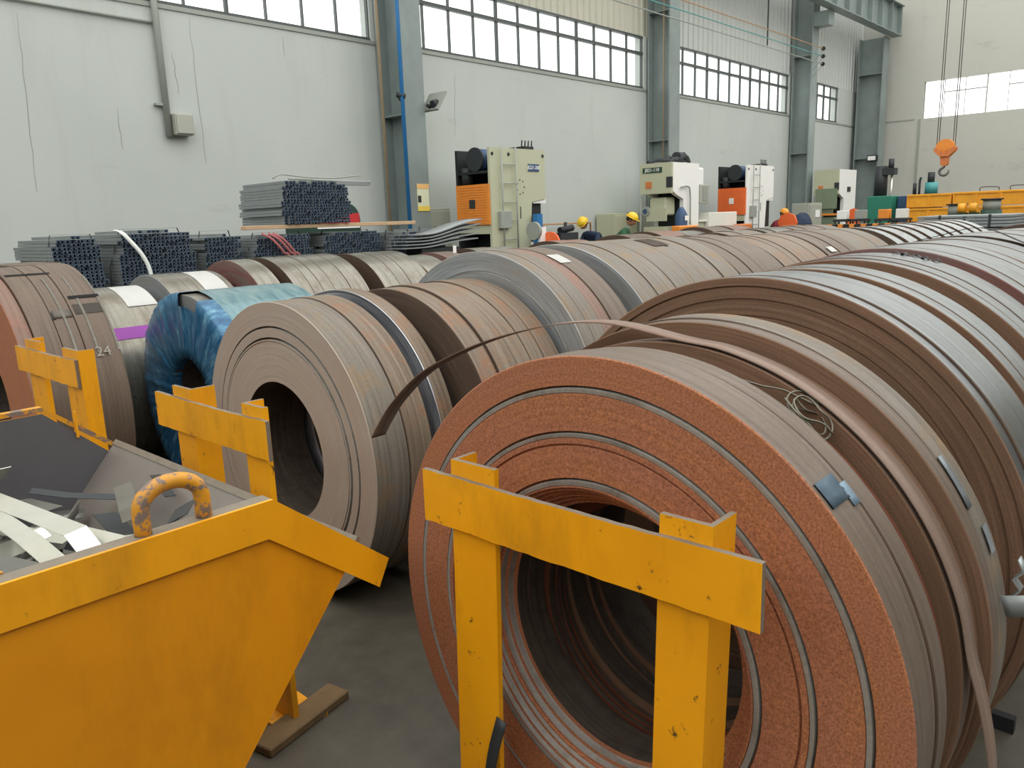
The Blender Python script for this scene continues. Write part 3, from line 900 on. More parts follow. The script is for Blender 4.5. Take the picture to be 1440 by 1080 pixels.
coil('lower zinc coil below the stack of thin plates', 4.74, 5.8, [(.3, .665)], 'face_brown', 'out_galv', .3, (), 80, 12)
coil('small coil with a dark red face and a white tag, below the thin plates', 5.12, 5.8, [(.25, .672, 'out_brown')], 'face_red', 'out_brown', .28, (), 80, 12)
x = 5.6
for i in range(9):
    rr = (.68, .66, .69, .67, .70, .71, .70, .72, .72)[i]
    lbs = ['grey coil in front of the dark green machine base', 'dull coil in front of the ladder of the first press', 'brown coil in front of the round white guard', 'grey coil below the pipe rail by the wall', 'brown-grey coil at the foot of the wall rail', 'grey coil hidden low behind the helmeted worker side of the third row', 'brown coil near the cream press, row by the wall', 'grey coil before the cream press feet, row by the wall', 'farthest coil of the row by the wall']
    coil(lbs[i], x, 5.8, [(.3, rr), (.28, rr - .002)], 'face_dark', ('out_galv', 'out_brown', 'out_redbrown')[i % 3], .3, (), 64, 6)
    x += .66
# crate-like brown box at the left edge
bx = thing('steel_box', 'plain grey-brown box standing behind the brown coil at the left edge', 'box', (1.90, 6.82, 0))
obj('box_body', bevel(B(-.16, .16, -.3, .3, .04, 1.42), .01), 'out_greybrown', bx)
obj('box_rim', bevel(B(-.175, .175, -.315, .315, 1.38, 1.43), .006), 'out_brown', bx)
obj('box_foot', B(-.14, .14, -.28, .28, 0, .04), 'dark', bx)
coil('brown coil cut by the left edge of the view, behind the wide brown coil', .72, 6.5, [(.3, .80), (.36, .80)], 'face_dark', 'out_brown', .3, (), 64, 8)

# ================================================================== YELLOW STOP FRAMES
def stop_frame(label, x, ya, yb, zt, bh=.12, th=.013, lean=0.0, rz=0.0, posts=()):
    yc = (ya + yb) / 2
    r = thing('stop_frame', label, 'frame', (x, yc, 0), None, rz)
    h = (yb - ya) / 2
    R_ = random.Random(int(yc * 100))
    bm = bmesh.new()
    # plate with slightly ragged flame-cut outline
    n = 26
    top, bot = [], []
    for i in range(n + 1):
        y = -h + 2 * h * i / n
        top.append((y, zt - .035 + R_.uniform(-.0012, .0012) - .004 * math.sin(PI * i / n)))
        bot.append((y, zt - .035 - bh + R_.uniform(-.0014, .0014)))
    prism(bm, top + bot[::-1], 'x', -th, 0)
    bmesh.ops.recalc_face_normals(bm, faces=list(bm.faces))
    bm.normal_update()
    for f in bm.faces:
        if abs(f.normal.x) < .5: f.material_index = 1
    cb = obj('cross_plate', bm, ['yellow', 'bare_edge'], r)
    for y0, w, fd in posts:
        y0 -= yc
        bm = bmesh.new()
        sh = lean
        # channel post: broad face towards the aisle, two flanges going back
        prism(bm, [(.0, y0), (.0, y0 + w), (.012 + (fd < .03) * .06, y0 + w), (.012 + (fd < .03) * .06, y0 + w - .011), (.0115, y0 + w - .011), (.0115, y0 + .011), (fd, y0 + .011), (fd, y0)], 'z', 0.012, zt)
        for v in bm.verts:
            v.co.y += lean * (1 - v.co.z / zt)
        bmesh.ops.recalc_face_normals(bm, faces=list(bm.faces))
        bm.normal_update()
        for f in bm.faces:
            if f.normal.z > .5: f.material_index = 1
        obj('post', bm, ['yellow', 'bare_edge'], r)
        obj('foot_plate', B(-.05, .11, y0 - .03 + lean, y0 + w + .03 + lean, 0, .012), 'yellow', r)
    return r
f1 = stop_frame('largest yellow steel stop frame, in front of the nearest rusty coil', 1.135, .505, 1.335, 1.10, .125, lean=.03, posts=((1.115, .135, .014), (.60, .105, .085)))
bm = bmesh.new(); ribbon(bm, spline([(-.004, .20, .50), (-.02, .22, .40), (-.015, .25, .25), (-.01, .26, .1)], 4), .03, .001, (0, 1, .2)); obj('grey_rag', bm, 'dark', f1)
f2 = stop_frame('yellow steel stop frame between the bin and the big grey-brown coil', 1.17, 2.09, 2.86, 1.09, .125, lean=.0, posts=((2.60, .135, .09), (2.125, .125, .02)))
stop_frame('farthest-left yellow steel stop frame, in front of the wide brown coil', 1.035, 3.23, 3.96, 1.19, .11, posts=((3.66, .19, .02), (3.22, .17, .06)))

# ================================================================== SCRAP BIN
bn = thing('scrap_bin', 'yellow steel tipping bin full of offcuts, left foreground', 'bin', (0.0, 2.1, 0))
def bp(poly, y0, y1, name, mats, mi=0):
    bm = bmesh.new()
    prism(bm, poly, 'y', y0, y1)
    return obj(name, bm, mats, bn)
Z1 = 1.08
NY, FY = -.70, .70
side = [(-.9, Z1), (.77, Z1), (1.035, .862), (.935, .862), (.30, .11), (-.9, .11)]
side_in = [(-.9, Z1 - .02), (.765, Z1 - .02), (.955, .885), (.30, .11), (-.9, .11)]
def sidepan(y0, y1):
    bm = bmesh.new()
    prism(bm, side_in, 'y', y0, y1)
    bm.normal_update()
    return bm
for (a, b, inner) in ((NY, NY + .006, 1), (FY - .006, FY, -1)):
    bm = sidepan(a, b)
    for f in bm.faces:
        f.material_index = 1 if f.normal.y * inner > .5 else 0
    obj('side_panel', bm, ['yellow_bin', 'dark_inner'], bn)
# front lip sheet (sloping) and floor, back
def slab(p0, p1, th, name, mats, y0=NY + .006, y1=FY - .006):
    (xa, za), (xb, zb) = p0, p1
    d = Vector((xb - xa, zb - za)).normalized()
    nx, nz = -d.y * th, d.x * th
    bm = bmesh.new()
    prism(bm, [(xa, za), (xb, zb), (xb + nx, zb + nz), (xa + nx, za + nz)], 'y', y0, y1)
    bm.normal_update()
    for f in bm.faces:
        c = f.normal.x * nx + f.normal.z * nz
        f.material_index = 1 if c > .001 * .5 else 0
    return obj(name, bm, mats, bn)
slab((.30, .11), (.975, .91), .006, 'front_sheet', ['yellow_bin', 'grey_inner'])
slab((-.9, .11), (.30, .11), .006, 'bottom_sheet', ['yellow_bin', 'dark_inner'])
slab((-.9, Z1), (-.9, .11), .006, 'back_sheet', ['yellow_bin', 'dark_inner'])
# rim angles: outside plate and top ledge
bm = bmesh.new()
rim_face = [(-.9, Z1), (.77, Z1), (1.05, .852), (1.018, .790), (.752, 1.000), (-.9, 1.000)]
prism(bm, rim_face, 'y', NY - .009, NY - .001)
obj('rim_plate', bm, 'yellow', bn)
bm = bmesh.new()
prism(bm, [(-.9, Z1), (.77, Z1), (.765, Z1 - .008), (-.9, Z1 - .008)], 'y', NY - .001, NY + .035)
prism(bm, [(.77, Z1), (1.05, .852), (1.045, .845), (.765, Z1 - .008)], 'y', NY - .001, NY + .022)
obj('rim_ledge', bm, 'bare_edge', bn)
bm = bmesh.new()
prism(bm, [(-.9, Z1 + .004), (.3, Z1 + .004), (.3, Z1 - .02), (-.9, Z1 - .02)], 'y', NY + .035, NY + .041)
obj('inner_rim_bar', bm, 'worn_yellow', bn)
bm = bmesh.new()
prism(bm, [(-.9, Z1), (.77, Z1), (1.04, .862), (1.03, .85), (.765, Z1 - .014), (-.9, Z1 - .014)], 'y', FY, FY + .03)
obj('far_rim', bm, 'worn_yellow', bn)
slab((.972, .905), (.985, .92), .010, 'front_rim', ['bare_edge', 'bare_edge'])
obj('paint_drip', B(.856, .864, FY - .012, FY - .0065, .96, 1.05), 'yellow', bn)
# lifting eyes
def eye(y):
    bm = bmesh.new()
    pts = [(.503 + .001, y, Z1 - .02)]
    for i in range(13):
        a = PI - PI * i / 12
        pts.append((.578 + .058 * math.cos(a), y, Z1 + .045 + .042 * math.sin(a)))
    pts = [(.52, y, Z1 - .01), (.52, y, Z1 + .02)] + pts[1:] + [(.636, y, Z1 + .02), (.636, y, Z1 - .01)]
    tube(bm, pts, .0155, 12)
    return obj('lifting_eye', bm, 'worn_yellow', bn)
eye(NY + .018); eye(FY + .013)
for s in (-.6, .2):
    obj('foot', B(s - .05, s + .05, -.6, .6, 0, .11), 'yellow_bin', bn)

# scrap filling: a mound of thin offcuts, each a piece of its own
GO = 'bright steel offcuts heaped in the yellow bin'
def offcut(p0, p1, w, m='scrap', bend=0.0, tw=0.0, label=None, bendat=.6):
    p0, p1 = Vector(p0), Vector(p1)
    d = p1 - p0
    L = d.length
    bm = bmesh.new()
    pts = [Vector((0, 0, 0)), Vector((L * .3, 0, 0)), Vector((L * bendat, 0, 0)), Vector((L, 0, bend * L))]
    ax = (0, math.cos(tw), math.sin(tw))
    ribbon(bm, pts, w, .0009, ax)
    for f in bm.faces: f.smooth = False
    o = obj('steel_offcut', bm, m)
    q = Vector((1, 0, 0)).rotation_difference(d.normalized())
    o.rotation_mode = 'QUATERNION'
    o.rotation_quaternion = q
    o.location = p0
    return tag(o, label or 'thin steel offcut strip in the heap inside the yellow bin', 'offcut', None if label else GO)
offcut((.44, 2.62, .965), (.60, 1.80, .925), .055, 'scrap', -.12, .15, 'longest bluish bright offcut across the heap, bent down near the bin rim', .8)
offcut((.46, 2.36, .95), (.50, 1.78, .91), .05, 'scrap', -.03, .1, 'straight pale offcut lying under the longest one')
offcut((.60, 2.60, .945), (.40, 2.56, .955), .06, 'scrap', 0, .25, 'square-ended pale offcut at the upper left of the heap')
offcut((.30, 2.15, .94), (.46, 1.70, .93), .08, 'scrap_dull', 0, -.1, 'broad grey offcut at the lower left of the heap')
offcut((.60, 2.02, .90), (.66, 1.80, .90), .04, 'scrap', .1, .6, 'short curled bright offcut in the middle of the heap')
offcut((.84, 2.40, .88), (.72, 2.02, .88), .05, 'scrap_dull', .05, .2, 'dull offcut pointing up to the far lip')
offcut((.92, 2.35, .90), (.88, 2.16, .885), .03, 'black', .0, .0, 'short black offcut lying on the grey bin lip')
offcut((.80, 2.14, .93), (.70, 1.95, .86), .035, 'scrap_dull', .12, 1.0, 'thin upright offcut near the lifting eye')
offcut((.86, 2.02, .90), (.72, 1.80, .92), .06, 'dark', .08, .3, 'dark offcut leaning beside the lifting eye')
R_ = random.Random(21)
for i in range(46):
    cx, cy = R_.uniform(-.5, .80), R_.uniform(1.55, 2.68)
    z = .86 + R_.uniform(-.05, .035) - max(0, cx - .6) * .25
    a = R_.uniform(0, PI)
    L = R_.uniform(.09, .24)
    if cx > .3:  L *= .75
    dx, dy, dz = math.cos(a) * L, math.sin(a) * L, R_.uniform(-.03, .03)
    p0 = (cx - dx, max(1.5, min(2.74, cy - dy)), z - dz); p1 = (min(cx + dx, .86), max(1.5, min(2.74, cy + dy)), z + dz)
    offcut(p0, p1, R_.choice((.025, .04, .05, .07)), R_.choice(('scrap', 'scrap', 'scrap_dull', 'dark')), R_.uniform(-.15, .2), R_.uniform(-.6, .6))
# packed layer under them
bm = bmesh.new()
for i in range(500):
    cx, cy = R_.uniform(-.85, .74), R_.uniform(1.46, 2.74)
    z = .80 + R_.uniform(-.07, .05) - max(0, cx - .55) * .3
    a = R_.uniform(0, PI); L = R_.uniform(.04, .10)
    x1_ = min(cx + L * math.cos(a), .74)
    ribbon(bm, [(cx - L * math.cos(a), max(1.44, min(2.76, cy - L * math.sin(a))), z), (x1_, max(1.44, min(2.76, cy + L * math.sin(a))), z + R_.uniform(-.03, .03))], R_.uniform(.02, .06), .0008, (R_.uniform(-1, 1), R_.uniform(-1, 1), R_.uniform(-.6, .6) + .01))
box(bm, -.88, .70, 1.42, 2.78, .60, .745)
o = obj('scrap_heap', bm, 'scrap_dull'); tag(o, 'packed small steel clippings filling the yellow bin', 'scrap'); o['kind'] = 'stuff'
# plank on the floor by the bin
pk = obj('floor_plank', bevel(B(-.18, .18, -.05, .05, 0, .03), .004), 'wood_dark', None, (1.20, 2.13, 0)); pk.rotation_euler = (0, 0, math.radians(12))
tag(pk, 'dirty wooden plank on the dark floor beside the bin', 'plank')

# ================================================================== PROFILE BUNDLES
def channel_bundle(label, x0, x1, y0, ln, z0, z1, seed, cw=.038, ch=.029, hump=.12, strap=True):
    r = thing('profile_bundle', label, 'bundle', ((x0 + x1) / 2, y0, z0))
    R_ = random.Random(seed)
    W_ = x1 - x0
    nx = int(W_ / cw)
    nz = int((z1 - z0) / ch)
    bm = bmesh.new()
    for j in range(nz):
        f = j / max(1, nz - 1)
        # rounded flank and stepped top
        inset = int(round((abs(f - .45) ** 2.2) * 5 + R_.uniform(0, .9)))
        i0 = inset + (int(hump / cw) if j > nz - 2 else 0)
        i1 = nx - inset - (int(R_.uniform(0, 4)) if j > nz - 2 else 0)
        for i in range(i0, i1):
            if j >= nz - 1 and R_.random() < .3: continue
            x = -W_ / 2 + i * cw
            z = j * ch
            yj = R_.uniform(0, .035)
            t_ = .0095
            a, b = x, x + cw * .93
            c, d = z, z + ch * .9
            # U section, open below
            pts = [(a, c), (a, d), (b, d), (b, c), (b - t_, c), (b - t_, d - t_), (a + t_, d - t_), (a + t_, c)]
            A = [bm.verts.new((u, yj, v)) for u, v in pts]
            C_ = [bm.verts.new((u, ln + yj, v)) for u, v in pts]
            bm.faces.new((A[0], A[1], A[6], A[7])); bm.faces.new((A[1], A[2], A[5], A[6])); bm.faces.new((A[2], A[3], A[4], A[5]))
            for q in (0, 1, 2, 4, 5, 6):
                fc = bm.faces.new((A[q], C_[q], C_[(q + 1) % 8], A[(q + 1) % 8]))
                fc.material_index = 1 if q < 3 else 0
    o = obj('channel_sections', bm, ['profile', 'profile_side'], r)
    o['kind'] = 'stuff'
    if strap:
        hx = W_ / 2 - .02
        bm = bmesh.new()
        zz = z1 - z0
        ribbon(bm, [(-hx - .03, .18, zz * .2), (-hx - .01, .18, zz * .8), (-hx * .7, .18, zz + .004), (hx * .7, .18, zz + .004), (hx + .01, .18, zz * .8)], .02, .001, (0, 1, 0))
        obj('strap', bm, 'dark', r)
    return r
channel_bundle('dark-ended profile bundle at the far left, grey flank showing', 2.19, 2.68, 7.15, 1.0, .03, 1.63, 1)
channel_bundle('wide dark-ended profile bundle crossed by a white strap', 2.70, 3.48, 7.12, 1.0, .03, 1.66, 2)
channel_bundle('narrow dark profile bundle right of the white-strapped bundle', 3.52, 3.98, 7.2, .9, .03, 1.62, 3)
channel_bundle('dark profile bundle tied with faded red straps', 4.00, 4.79, 7.15, .9, .03, 1.585, 4)
channel_bundle('dark profile bundle under the right half of the raised stack', 4.81, 5.70, 7.15, .9, .03, 1.58, 5)
channel_bundle('dark profile bundle under the wooden planks, right of the raised stack', 5.74, 6.24, 7.15, .9, .03, 1.56, 6)
channel_bundle('last dark profile bundle at the right end, behind the thin plates', 6.27, 6.68, 7.15, .9, .03, 1.58, 7)
channel_bundle('raised bundle of stacked profiles resting on planks above the others', 4.40, 5.28, 7.18, .85, 1.665, 2.12, 8, hump=0, strap=False)
for i, (xa, xb, yy) in enumerate(((4.0, 5.7, 7.22), (4.7, 6.3, 7.34), (5.0, 6.25, 7.62))):
    lb = ['front brown plank under the raised bundle', 'long brown plank reaching right from under the raised bundle', 'rear plank on top of the dark bundles'][i]
    tag(obj('wood_plank', bevel(B(xa, xb, yy, yy + .1, 1.625 - .005, 1.66), .004), 'wood'), lb, 'plank')
rt = thing('thin_rod', 'thin grey rods lying on top of the raised bundle', 'rod', (4.4, 7.3, 2.125))
bm = bmesh.new(); tube(bm, spline([(0, 0, 0), (.1, 0, .04), (.4, .1, .03), (.8, .1, .02), (1.1, 0, .05)], 4), .008, 6); tube(bm, [(.3, .2, .01), (1.15, -.1, -.03)], .012, 6); obj('rod', bm, 'conduit', rt)
# loose bright profile at the right of the raised bundle
tag(obj('loose_profile', B(5.1, 5.55, 7.2, 7.28, 2.06, 2.10), 'profile_side'), 'short pale profile sticking out right on the raised bundle', 'profile')
# white strap hanging
ws2 = thing('white_strap', 'white webbing strap hanging down the dark bundle', 'strap', (2.46, 7.05, 0))
bm = bmesh.new(); ribbon(bm, spline([(.28, .12, 1.66), (.30, .03, 1.64), (.36, .01, 1.56), (.44, .0, 1.44), (.49, .0, 1.3), (.50, .0, 1.1), (.47, 0, .9), (.47, 0, .05)], 4), .035, .002); obj('strap', bm, 'strap_w', ws2)
rs = thing('red_strap', 'faded red straps hanging from the dark bundles', 'strap', (4.0, 7.08, 0))
bm = bmesh.new()
for a in (0, .07, .12): ribbon(bm, spline([(.1 + a, .02, 1.58), (.2 + a, 0, 1.52), (.32 + a, 0, 1.38), (.38 + a, 0, 1.24), (.38 + a, 0, .05)], 3), .028, .0015)
obj('strap', bm, 'red_strap', rs)
# thin plates
for i in range(5):
    pl = thing('thin_plate', ('lowest', 'second lowest', 'middle', 'second highest', 'topmost')[i] + ' of the thin bent grey plates fanned beside the dark bundles', 'plate', (5.95 + .03 * i, 6.86 + .01 * i, 1.36 + i * .036))
    bm = bmesh.new(); ribbon(bm, spline([(-.4, 0, 0), (0, 0, .004), (.45, .02, .05 + .012 * i), (.8, .03, .07 + .02 * i)], 4), .30, .006, (0, 1, 0)); obj('sheet', bm, 'profile_side', pl)
pd = thing('plate_stand', 'dark trestle holding the thin bent plates', 'stand', (6.15, 6.88, 0))
for dx in (-.25, .25): obj('leg', B(dx - .03, dx + .03, -.12, .12, 0, 1.33), 'dark', pd)
obj('top_bar', B(-.3, .3, -.14, .14, 1.30, 1.345), 'dark', pd)
tg = obj('white_tag', B(5.32, 5.36, 5.66, 5.665, 1.24, 1.40), 'paper'); tag(tg, 'white paper tag hanging beside the small dark red coil', 'tag')
# green machine with red sign
gmn = thing('green_tank', 'dark green rounded machine hood with a red sign, behind the raised bundle', 'machine', (6.45, 9.2, 0))
bm = bmesh.new()
poly = [(-.42, 0), (.42, 0), (.42, 1.72)] + [(.42 - .22 * (1 - math.cos(a)), 1.72 + .22 * math.sin(a)) for a in [PI / 2 * k / 6 for k in range(1, 7)]] + [(-.2, 1.94), (-.42, 1.72)]
prism(bm, poly, 'y', 0, .6)
obj('hood', bm, 'dk_green', gmn)
obj('sign_plate', B(-.3, .4, -.012, -.001, 1.66, 1.80), 'red', gmn)
text_mesh('sign_text', '0028', .13, 'paper', gmn, Matrix.Translation((.06, -.015, 1.73)) @ Matrix.Rotation(PI / 2, 4, 'X'))
obj('white_strip', B(-.3, .4, -.01, -.001, 1.60, 1.65), 'paper', gmn)

# ================================================================== PRESSES
def ladder(par, x, y, z0, z1, w=.34, step=.30):
    for s in (0, w):
        bm = bmesh.new(); cyl(bm, (x + s, y, z0), (x + s, y, z1), .014, 8); obj('ladder_rail', bm, 'conduit', par)
    z = z0 + .12
    while z < z1 - .05:
        bm = bmesh.new(); cyl(bm, (x, y, z), (x + w, y, z), .010, 6); obj('ladder_rung', bm, 'conduit', par)
        z += step

def rear_press(label, x, y, L, D, H, side, door, txt=None):
    """C-frame press seen from its motor end: x..x+L along the wall, y..y+D towards the wall"""
    r = thing('mechanical_press', label, 'press', (x, y, 0))
    bm = bmesh.new()
    # side outline (x,z): throat open to the right
    out = [(0, 0), (L * .74, 0), (L * .74, .62), (L * .68, .75), (L * .68, 1.25), (L * .72, 1.92), (L * .98, 1.98), (L * .98, H - .03), (L * .96, H), (0, H)]
    prism(bm, out, 'y', 0, .05)
    obj('side_frame', bm, side, r)
    bm = bmesh.new(); prism(bm, out, 'y', D - .05, D); obj('side_frame', bm, [side, 'black'], r)
    for f_ in r.children[-1].data.polygons:
        if f_.normal.y < -.5 or f_.normal.x < -.5: f_.material_index = 1
    obj('crown', B(L * .45, L * .95, .05, D - .05, 1.98, H - .02), side, r)
    obj('slide', B(L * .72, L * .95, .08, D - .08, 1.25, 1.9), 'black', r)
    obj('slide_cap', B(L * .76, L * 1.0, .02, D - .02, 1.90, 1.98), 'white', r)
    obj('rear_beam', B(.0, .06, .05, D - .05, 1.42, 1.56), 'olive', r)
    obj('rear_plinth', B(.02, .1, .05, D - .05, 0, .8), 'dk_green', r)
    dr = obj('guard_door', B(-.03, .0, .02, D - .02, 1.57, 2.22), door, r)
    # louvre lines on the door
    bm = bmesh.new()
    for i in range(15): box(bm, -.036, -.03, .08, D - .1, 1.60 + i * .041, 1.612 + i * .041)
    obj('louvre_slats', bm, door, dr)
    obj('door_plate', B(-.045, -.037, D * .42, D * .58, 1.84, 1.98), 'dark' if door == 'orange' else 'cream', dr)
    obj('back_panel', B(.42, .46, .05, D - .05, .8, H - .05), 'black', r)
    bm = bmesh.new(); cyl(bm, (.02, D * .42, H - .17), (.36, D * .42, H - .17), .17, 20); obj('motor', bm, 'blue_motor', r)
    bm = bmesh.new(); cyl(bm, (-.01, D * .42, H - .17), (.02, D * .42, H - .17), .19, 20); obj('fan_cowl', bm, 'dark', r)
    obj('motor_shelf', B(.0, .4, .05, D - .05, H - .40, H - .36), 'black', r)
    bm = bmesh.new(); cyl(bm, (.1, D * .78, 2.24), (.1, D * .78, 2.5), .1, 14); obj('air_tank', bm, 'dark', r)
    ladder(r, .22, -.06, .9, H + .02)
    ob = bmesh.new(); box(ob, .15, .40, -.08, -.001, 1.5, 1.78); obj('control_box', bevel(ob, .006), 'conduit', r)
    for px_, pz_ in ((.06, H - .1), (.45, H - .1), (L * .94, H - .1)):
        bm = bmesh.new(); cyl(bm, (px_, -.006, pz_), (px_, .02, pz_), .03, 10); obj('lifting_hole', bm, 'black', r)
    for i in range(7):
        a = 2 * PI * i / 7
        bm = bmesh.new(); cyl(bm, (L * .52 + .09 * math.cos(a), -.008, H - .62 + .12 * math.sin(a)), (L * .52 + .09 * math.cos(a), 0, H - .62 + .12 * math.sin(a)), .012, 6); obj('cover_bolt', bm, 'dark', r)
    obj('door_slot', B(L * .50, L * .515, -.004, -.001, 1.65, 1.85), 'dark', r)
    obj('top_valve', B(L * .68, L * .86, .1, D - .3, H, H + .06), 'black', r)
    for i in range(4):
        bm = bmesh.new(); cyl(bm, (L * (.68 + .06 * i), .15, H + .05), (L * (.69 + .06 * i), .15, H + .16), .012, 6); obj('valve_stem', bm, 'black', r)
    if txt:
        obj('name_plate', B(L * .66, L * .86, -.012, -.001, H - .36, H - .24), 'blue_motor', r)
        text_mesh('plate_text', txt, .085, 'paper', r, Matrix.Translation((L * .76, -.015, H - .30)) @ Matrix.Rotation(PI / 2, 4, 'X'))
    return r
p1 = rear_press('olive press with orange louvred door and ladder, nearest of the presses', 9.35, 9.0, 1.40, .80, 2.79, 'olive', 'orange', 'JG21-200')
rear_press('white press with a plain bright orange door and ladder, third of the presses', 18.4, 9.0, 1.52, .78, 2.76, 'white', 'orange2')

def front_press(label, x, y, L, D, H, fr, side, acc, txt=None, tilt=True):
    r = thing('mechanical_press', label, 'press', (x, y, 0))
    out = [(.0, 2.15), (0, H), (L, H), (L, 0), (.35, 0), (.35, .75), (0, .75), (0, .95), (.5, 1.0), (.5, 1.95), (.2, 2.05)]
    for a, b in ((0, .1), (D - .1, D)):
        bm = bmesh.new(); prism(bm, out, 'y', a, b); obj('side_frame', bm, side, r)
    obj('crown_front', B(-.05, .02, -.02, D + .02, 2.08, H), fr, r)
    obj('crown', B(.02, L - .05, .1, D - .1, 2.1, H - .02), side, r)
    obj('throat_back', B(.52, .56, .1, D - .1, 0, 2.1), 'black', r)
    obj('slide', bevel(B(.05, .45, .18, D - .16, 1.62, 2.0), .03), acc, r)
    obj('slide_plate', B(.0, .05, .14, D - .12, 1.50, 1.78), acc, r)
    obj('bolster', B(.0, .5, .08, D - .05, 1.18, 1.38), acc, r)
    obj('bed', bevel(B(.02, .45, .1, D - .1, .2, 1.18), .02), acc, r)
    bm = bmesh.new(); cyl(bm, (-.03, D * .86, 1.72), (.12, D * .86, 1.72), .1, 18); obj('flywheel', bm, 'conduit', r)
    bm = bmesh.new(); cyl(bm, (-.05, D * .86, 1.72), (-.03, D * .86, 1.72), .05, 14); obj('flywheel_hub', bm, 'blue_motor', r)
    bm = bmesh.new(); tube(bm, [(-.01, D + .01, 2.05), (-.02, D + .02, 1.4), (-.02, D + .03, .9)], .025, 8); obj('guide_rod', bm, 'conduit', r)
    obj('red_dial', B(-.065, -.051, D * .62, D * .82, 2.2, 2.34), 'hook_orange', r)
    obj('vent_grille', B(-.06, -.01, -.03, .1, 2.2, 2.42), 'dark', r)
    if txt:
        obj('name_plate', B(-.062, -.051, D * .28, D * .92, H - .20, H - .09), 'dk_green', r)
        text_mesh('plate_text', txt, .10, 'paper', r, Matrix.Translation((-.065, D * .6, H - .145)) @ Matrix.Rotation(-PI / 2, 4, 'Z') @ Matrix.Rotation(PI / 2, 4, 'X'))
    return r
p2 = front_press('cream press with open throat and dark hoses on its crown, second of the presses', 14.9, 9.0, 1.15, .75, 2.72, 'olive', 'white', 'olive', 'JB21-110')
bm = bmesh.new()
R_ = random.Random(5)
tube(bm, spline([(.0, .6, 2.74), (.2, .5, 2.80), (.3, .3, 2.78), (.5, .4, 2.86), (.7, .3, 2.80), (.9, .2, 2.88), (1.05, .2, 2.76)], 5), .045, 8)
tube(bm, spline([(.2, .2, 2.75), (.5, .2, 2.82), (.8, .3, 2.84), (1.0, .3, 2.95), (1.1, .3, 2.78)], 5), .035, 8)
obj('hose', bm, 'dark', p2)
bm = bmesh.new(); cyl(bm, (.75, .35, 2.86), (1.0, .35, 2.86), .12, 14); obj('crown_motor', bm, 'dark', p2)
bm = bmesh.new(); tube(bm, spline([(.3, -.05, 2.2), (.55, -.05, 2.22), (.68, -.05, 2.1), (.70, -.05, 1.4)], 5), .018, 7); obj('side_hose', bm, 'conduit', p2)
ec = obj('electric_box', bevel(B(1.2, 1.62, .0, .17, 1.85, 2.27), .01), 'cabinet', p2)
obj('box_front', B(1.32, 1.54, -.01, -.001, 1.91, 2.23), 'conduit', ec)
obj('rear_cover', bevel(B(1.16, 1.75, .2, .65, 2.1, 2.66), .04), 'white', p2)
pc = thing('press_cabinet', 'pale grey cabinet standing right of the cream press', 'cabinet', (16.45, 8.95, 0))
obj('cabinet_body', bevel(B(0, 1.35, 0, .45, .0, 1.65), .01), 'cream', pc)
obj('cabinet_shelf', B(-.35, 0, .05, .4, 1.45, 1.5), 'cream', pc)
obj('cabinet_leg', B(-.30, -.05, .1, .35, .0, 1.45), 'olive', pc)
bt = thing('gas_bottle', 'blue bottle with a pale label beside the cream press', 'bottle', (15.0, 8.82, 0))
bm = bmesh.new(); tube(bm, [(0, 0, 0), (0, 0, 1.62), (0, 0, 1.72), (0, 0, 1.78)], [.13, .13, .08, .04], 16); obj('bottle_body', bm, 'blue_motor', bt)
bm = bmesh.new(); box(bm, -.08, .08, -.14, -.131, 1.5, 1.6); obj('bottle_label', bm, 'paper', bt)
p4 = front_press('far white press with a grey-green guard, fourth of the presses', 24.9, 9.2, 1.5, .72, 2.82, 'olive', 'white', 'press_green')
obj('green_guard', B(-.09, -.05, .0, .66, 1.65, 2.25), 'press_green', p4)
obj('amber_rail', B(-.12, -.09, -.1, .8, 1.44, 1.5), 'orange', p4)
obj('side_vent', B(.75, 1.0, -.02, -.001, 2.15, 2.3), 'dark', p4)
# things around the presses
def simple_cab(name, label, cat, x0, x1, y0, y1, z1, m, trim='conduit'):
    r = thing(name, label, cat, ((x0 + x1) / 2, (y0 + y1) / 2, 0))
    a, b = (x1 - x0) / 2, (y1 - y0) / 2
    obj('cabinet_body', bevel(B(-a, a, -b, b, .05, z1), .01), m, r)
    d = obj('cabinet_door', bevel(B(-a + .03, a - .03, -b - .02, -b - .001, .1, z1 - .05), .005), m, r)
    obj('door_handle', B(a - .12, a - .09, -b - .05, -b - .021, z1 * .55, z1 * .55 + .15), trim, d)
    obj('plinth', B(-a + .02, a - .02, -b + .02, b - .02, 0, .05), 'dark', r)
    return r
simple_cab('wall_cabinet', 'low grey-olive cabinet against the wall behind the helmeted worker', 'cabinet', 14.5, 15.4, 10.2, 10.7, 1.70, 'olive')
simple_cab('wall_cabinet', 'pale cabinet against the wall right of the worker', 'cabinet', 15.45, 16.3, 10.2, 10.7, 1.70, 'cabinet')
simple_cab('wall_cabinet', 'grey cabinet at the foot of the first column', 'cabinet', 9.12, 9.65, 10.3, 10.7, 1.88, 'cabinet')
c_ = simple_cab('control_cabinet', 'grey cabinet with a white notice before the third column', 'cabinet', 22.25, 23.15, 9.0, 9.5, 1.82, 'cabinet')
obj('white_notice', B(-.05, .25, -.285, -.272, 1.42, 1.62), 'paper', c_)
wr_ = thing('wall_rail', 'thin pinkish pipe rail standing along the foot of the wall', 'rail', (12.4, 10.5, 0))
bm = bmesh.new(); tube(bm, [(0, 0, 0), (0, 0, 1.52), (1.62, 0, 1.52), (1.62, 0, 0)], .022, 8); obj('rail_tube', bm, 'pipe_orange', wr_)
tr = tag(obj('grey_post', B(14.56, 14.60, 9.88, 9.92, 0, 1.72), 'conduit'), 'thin grey post right of the helmeted worker', 'post')
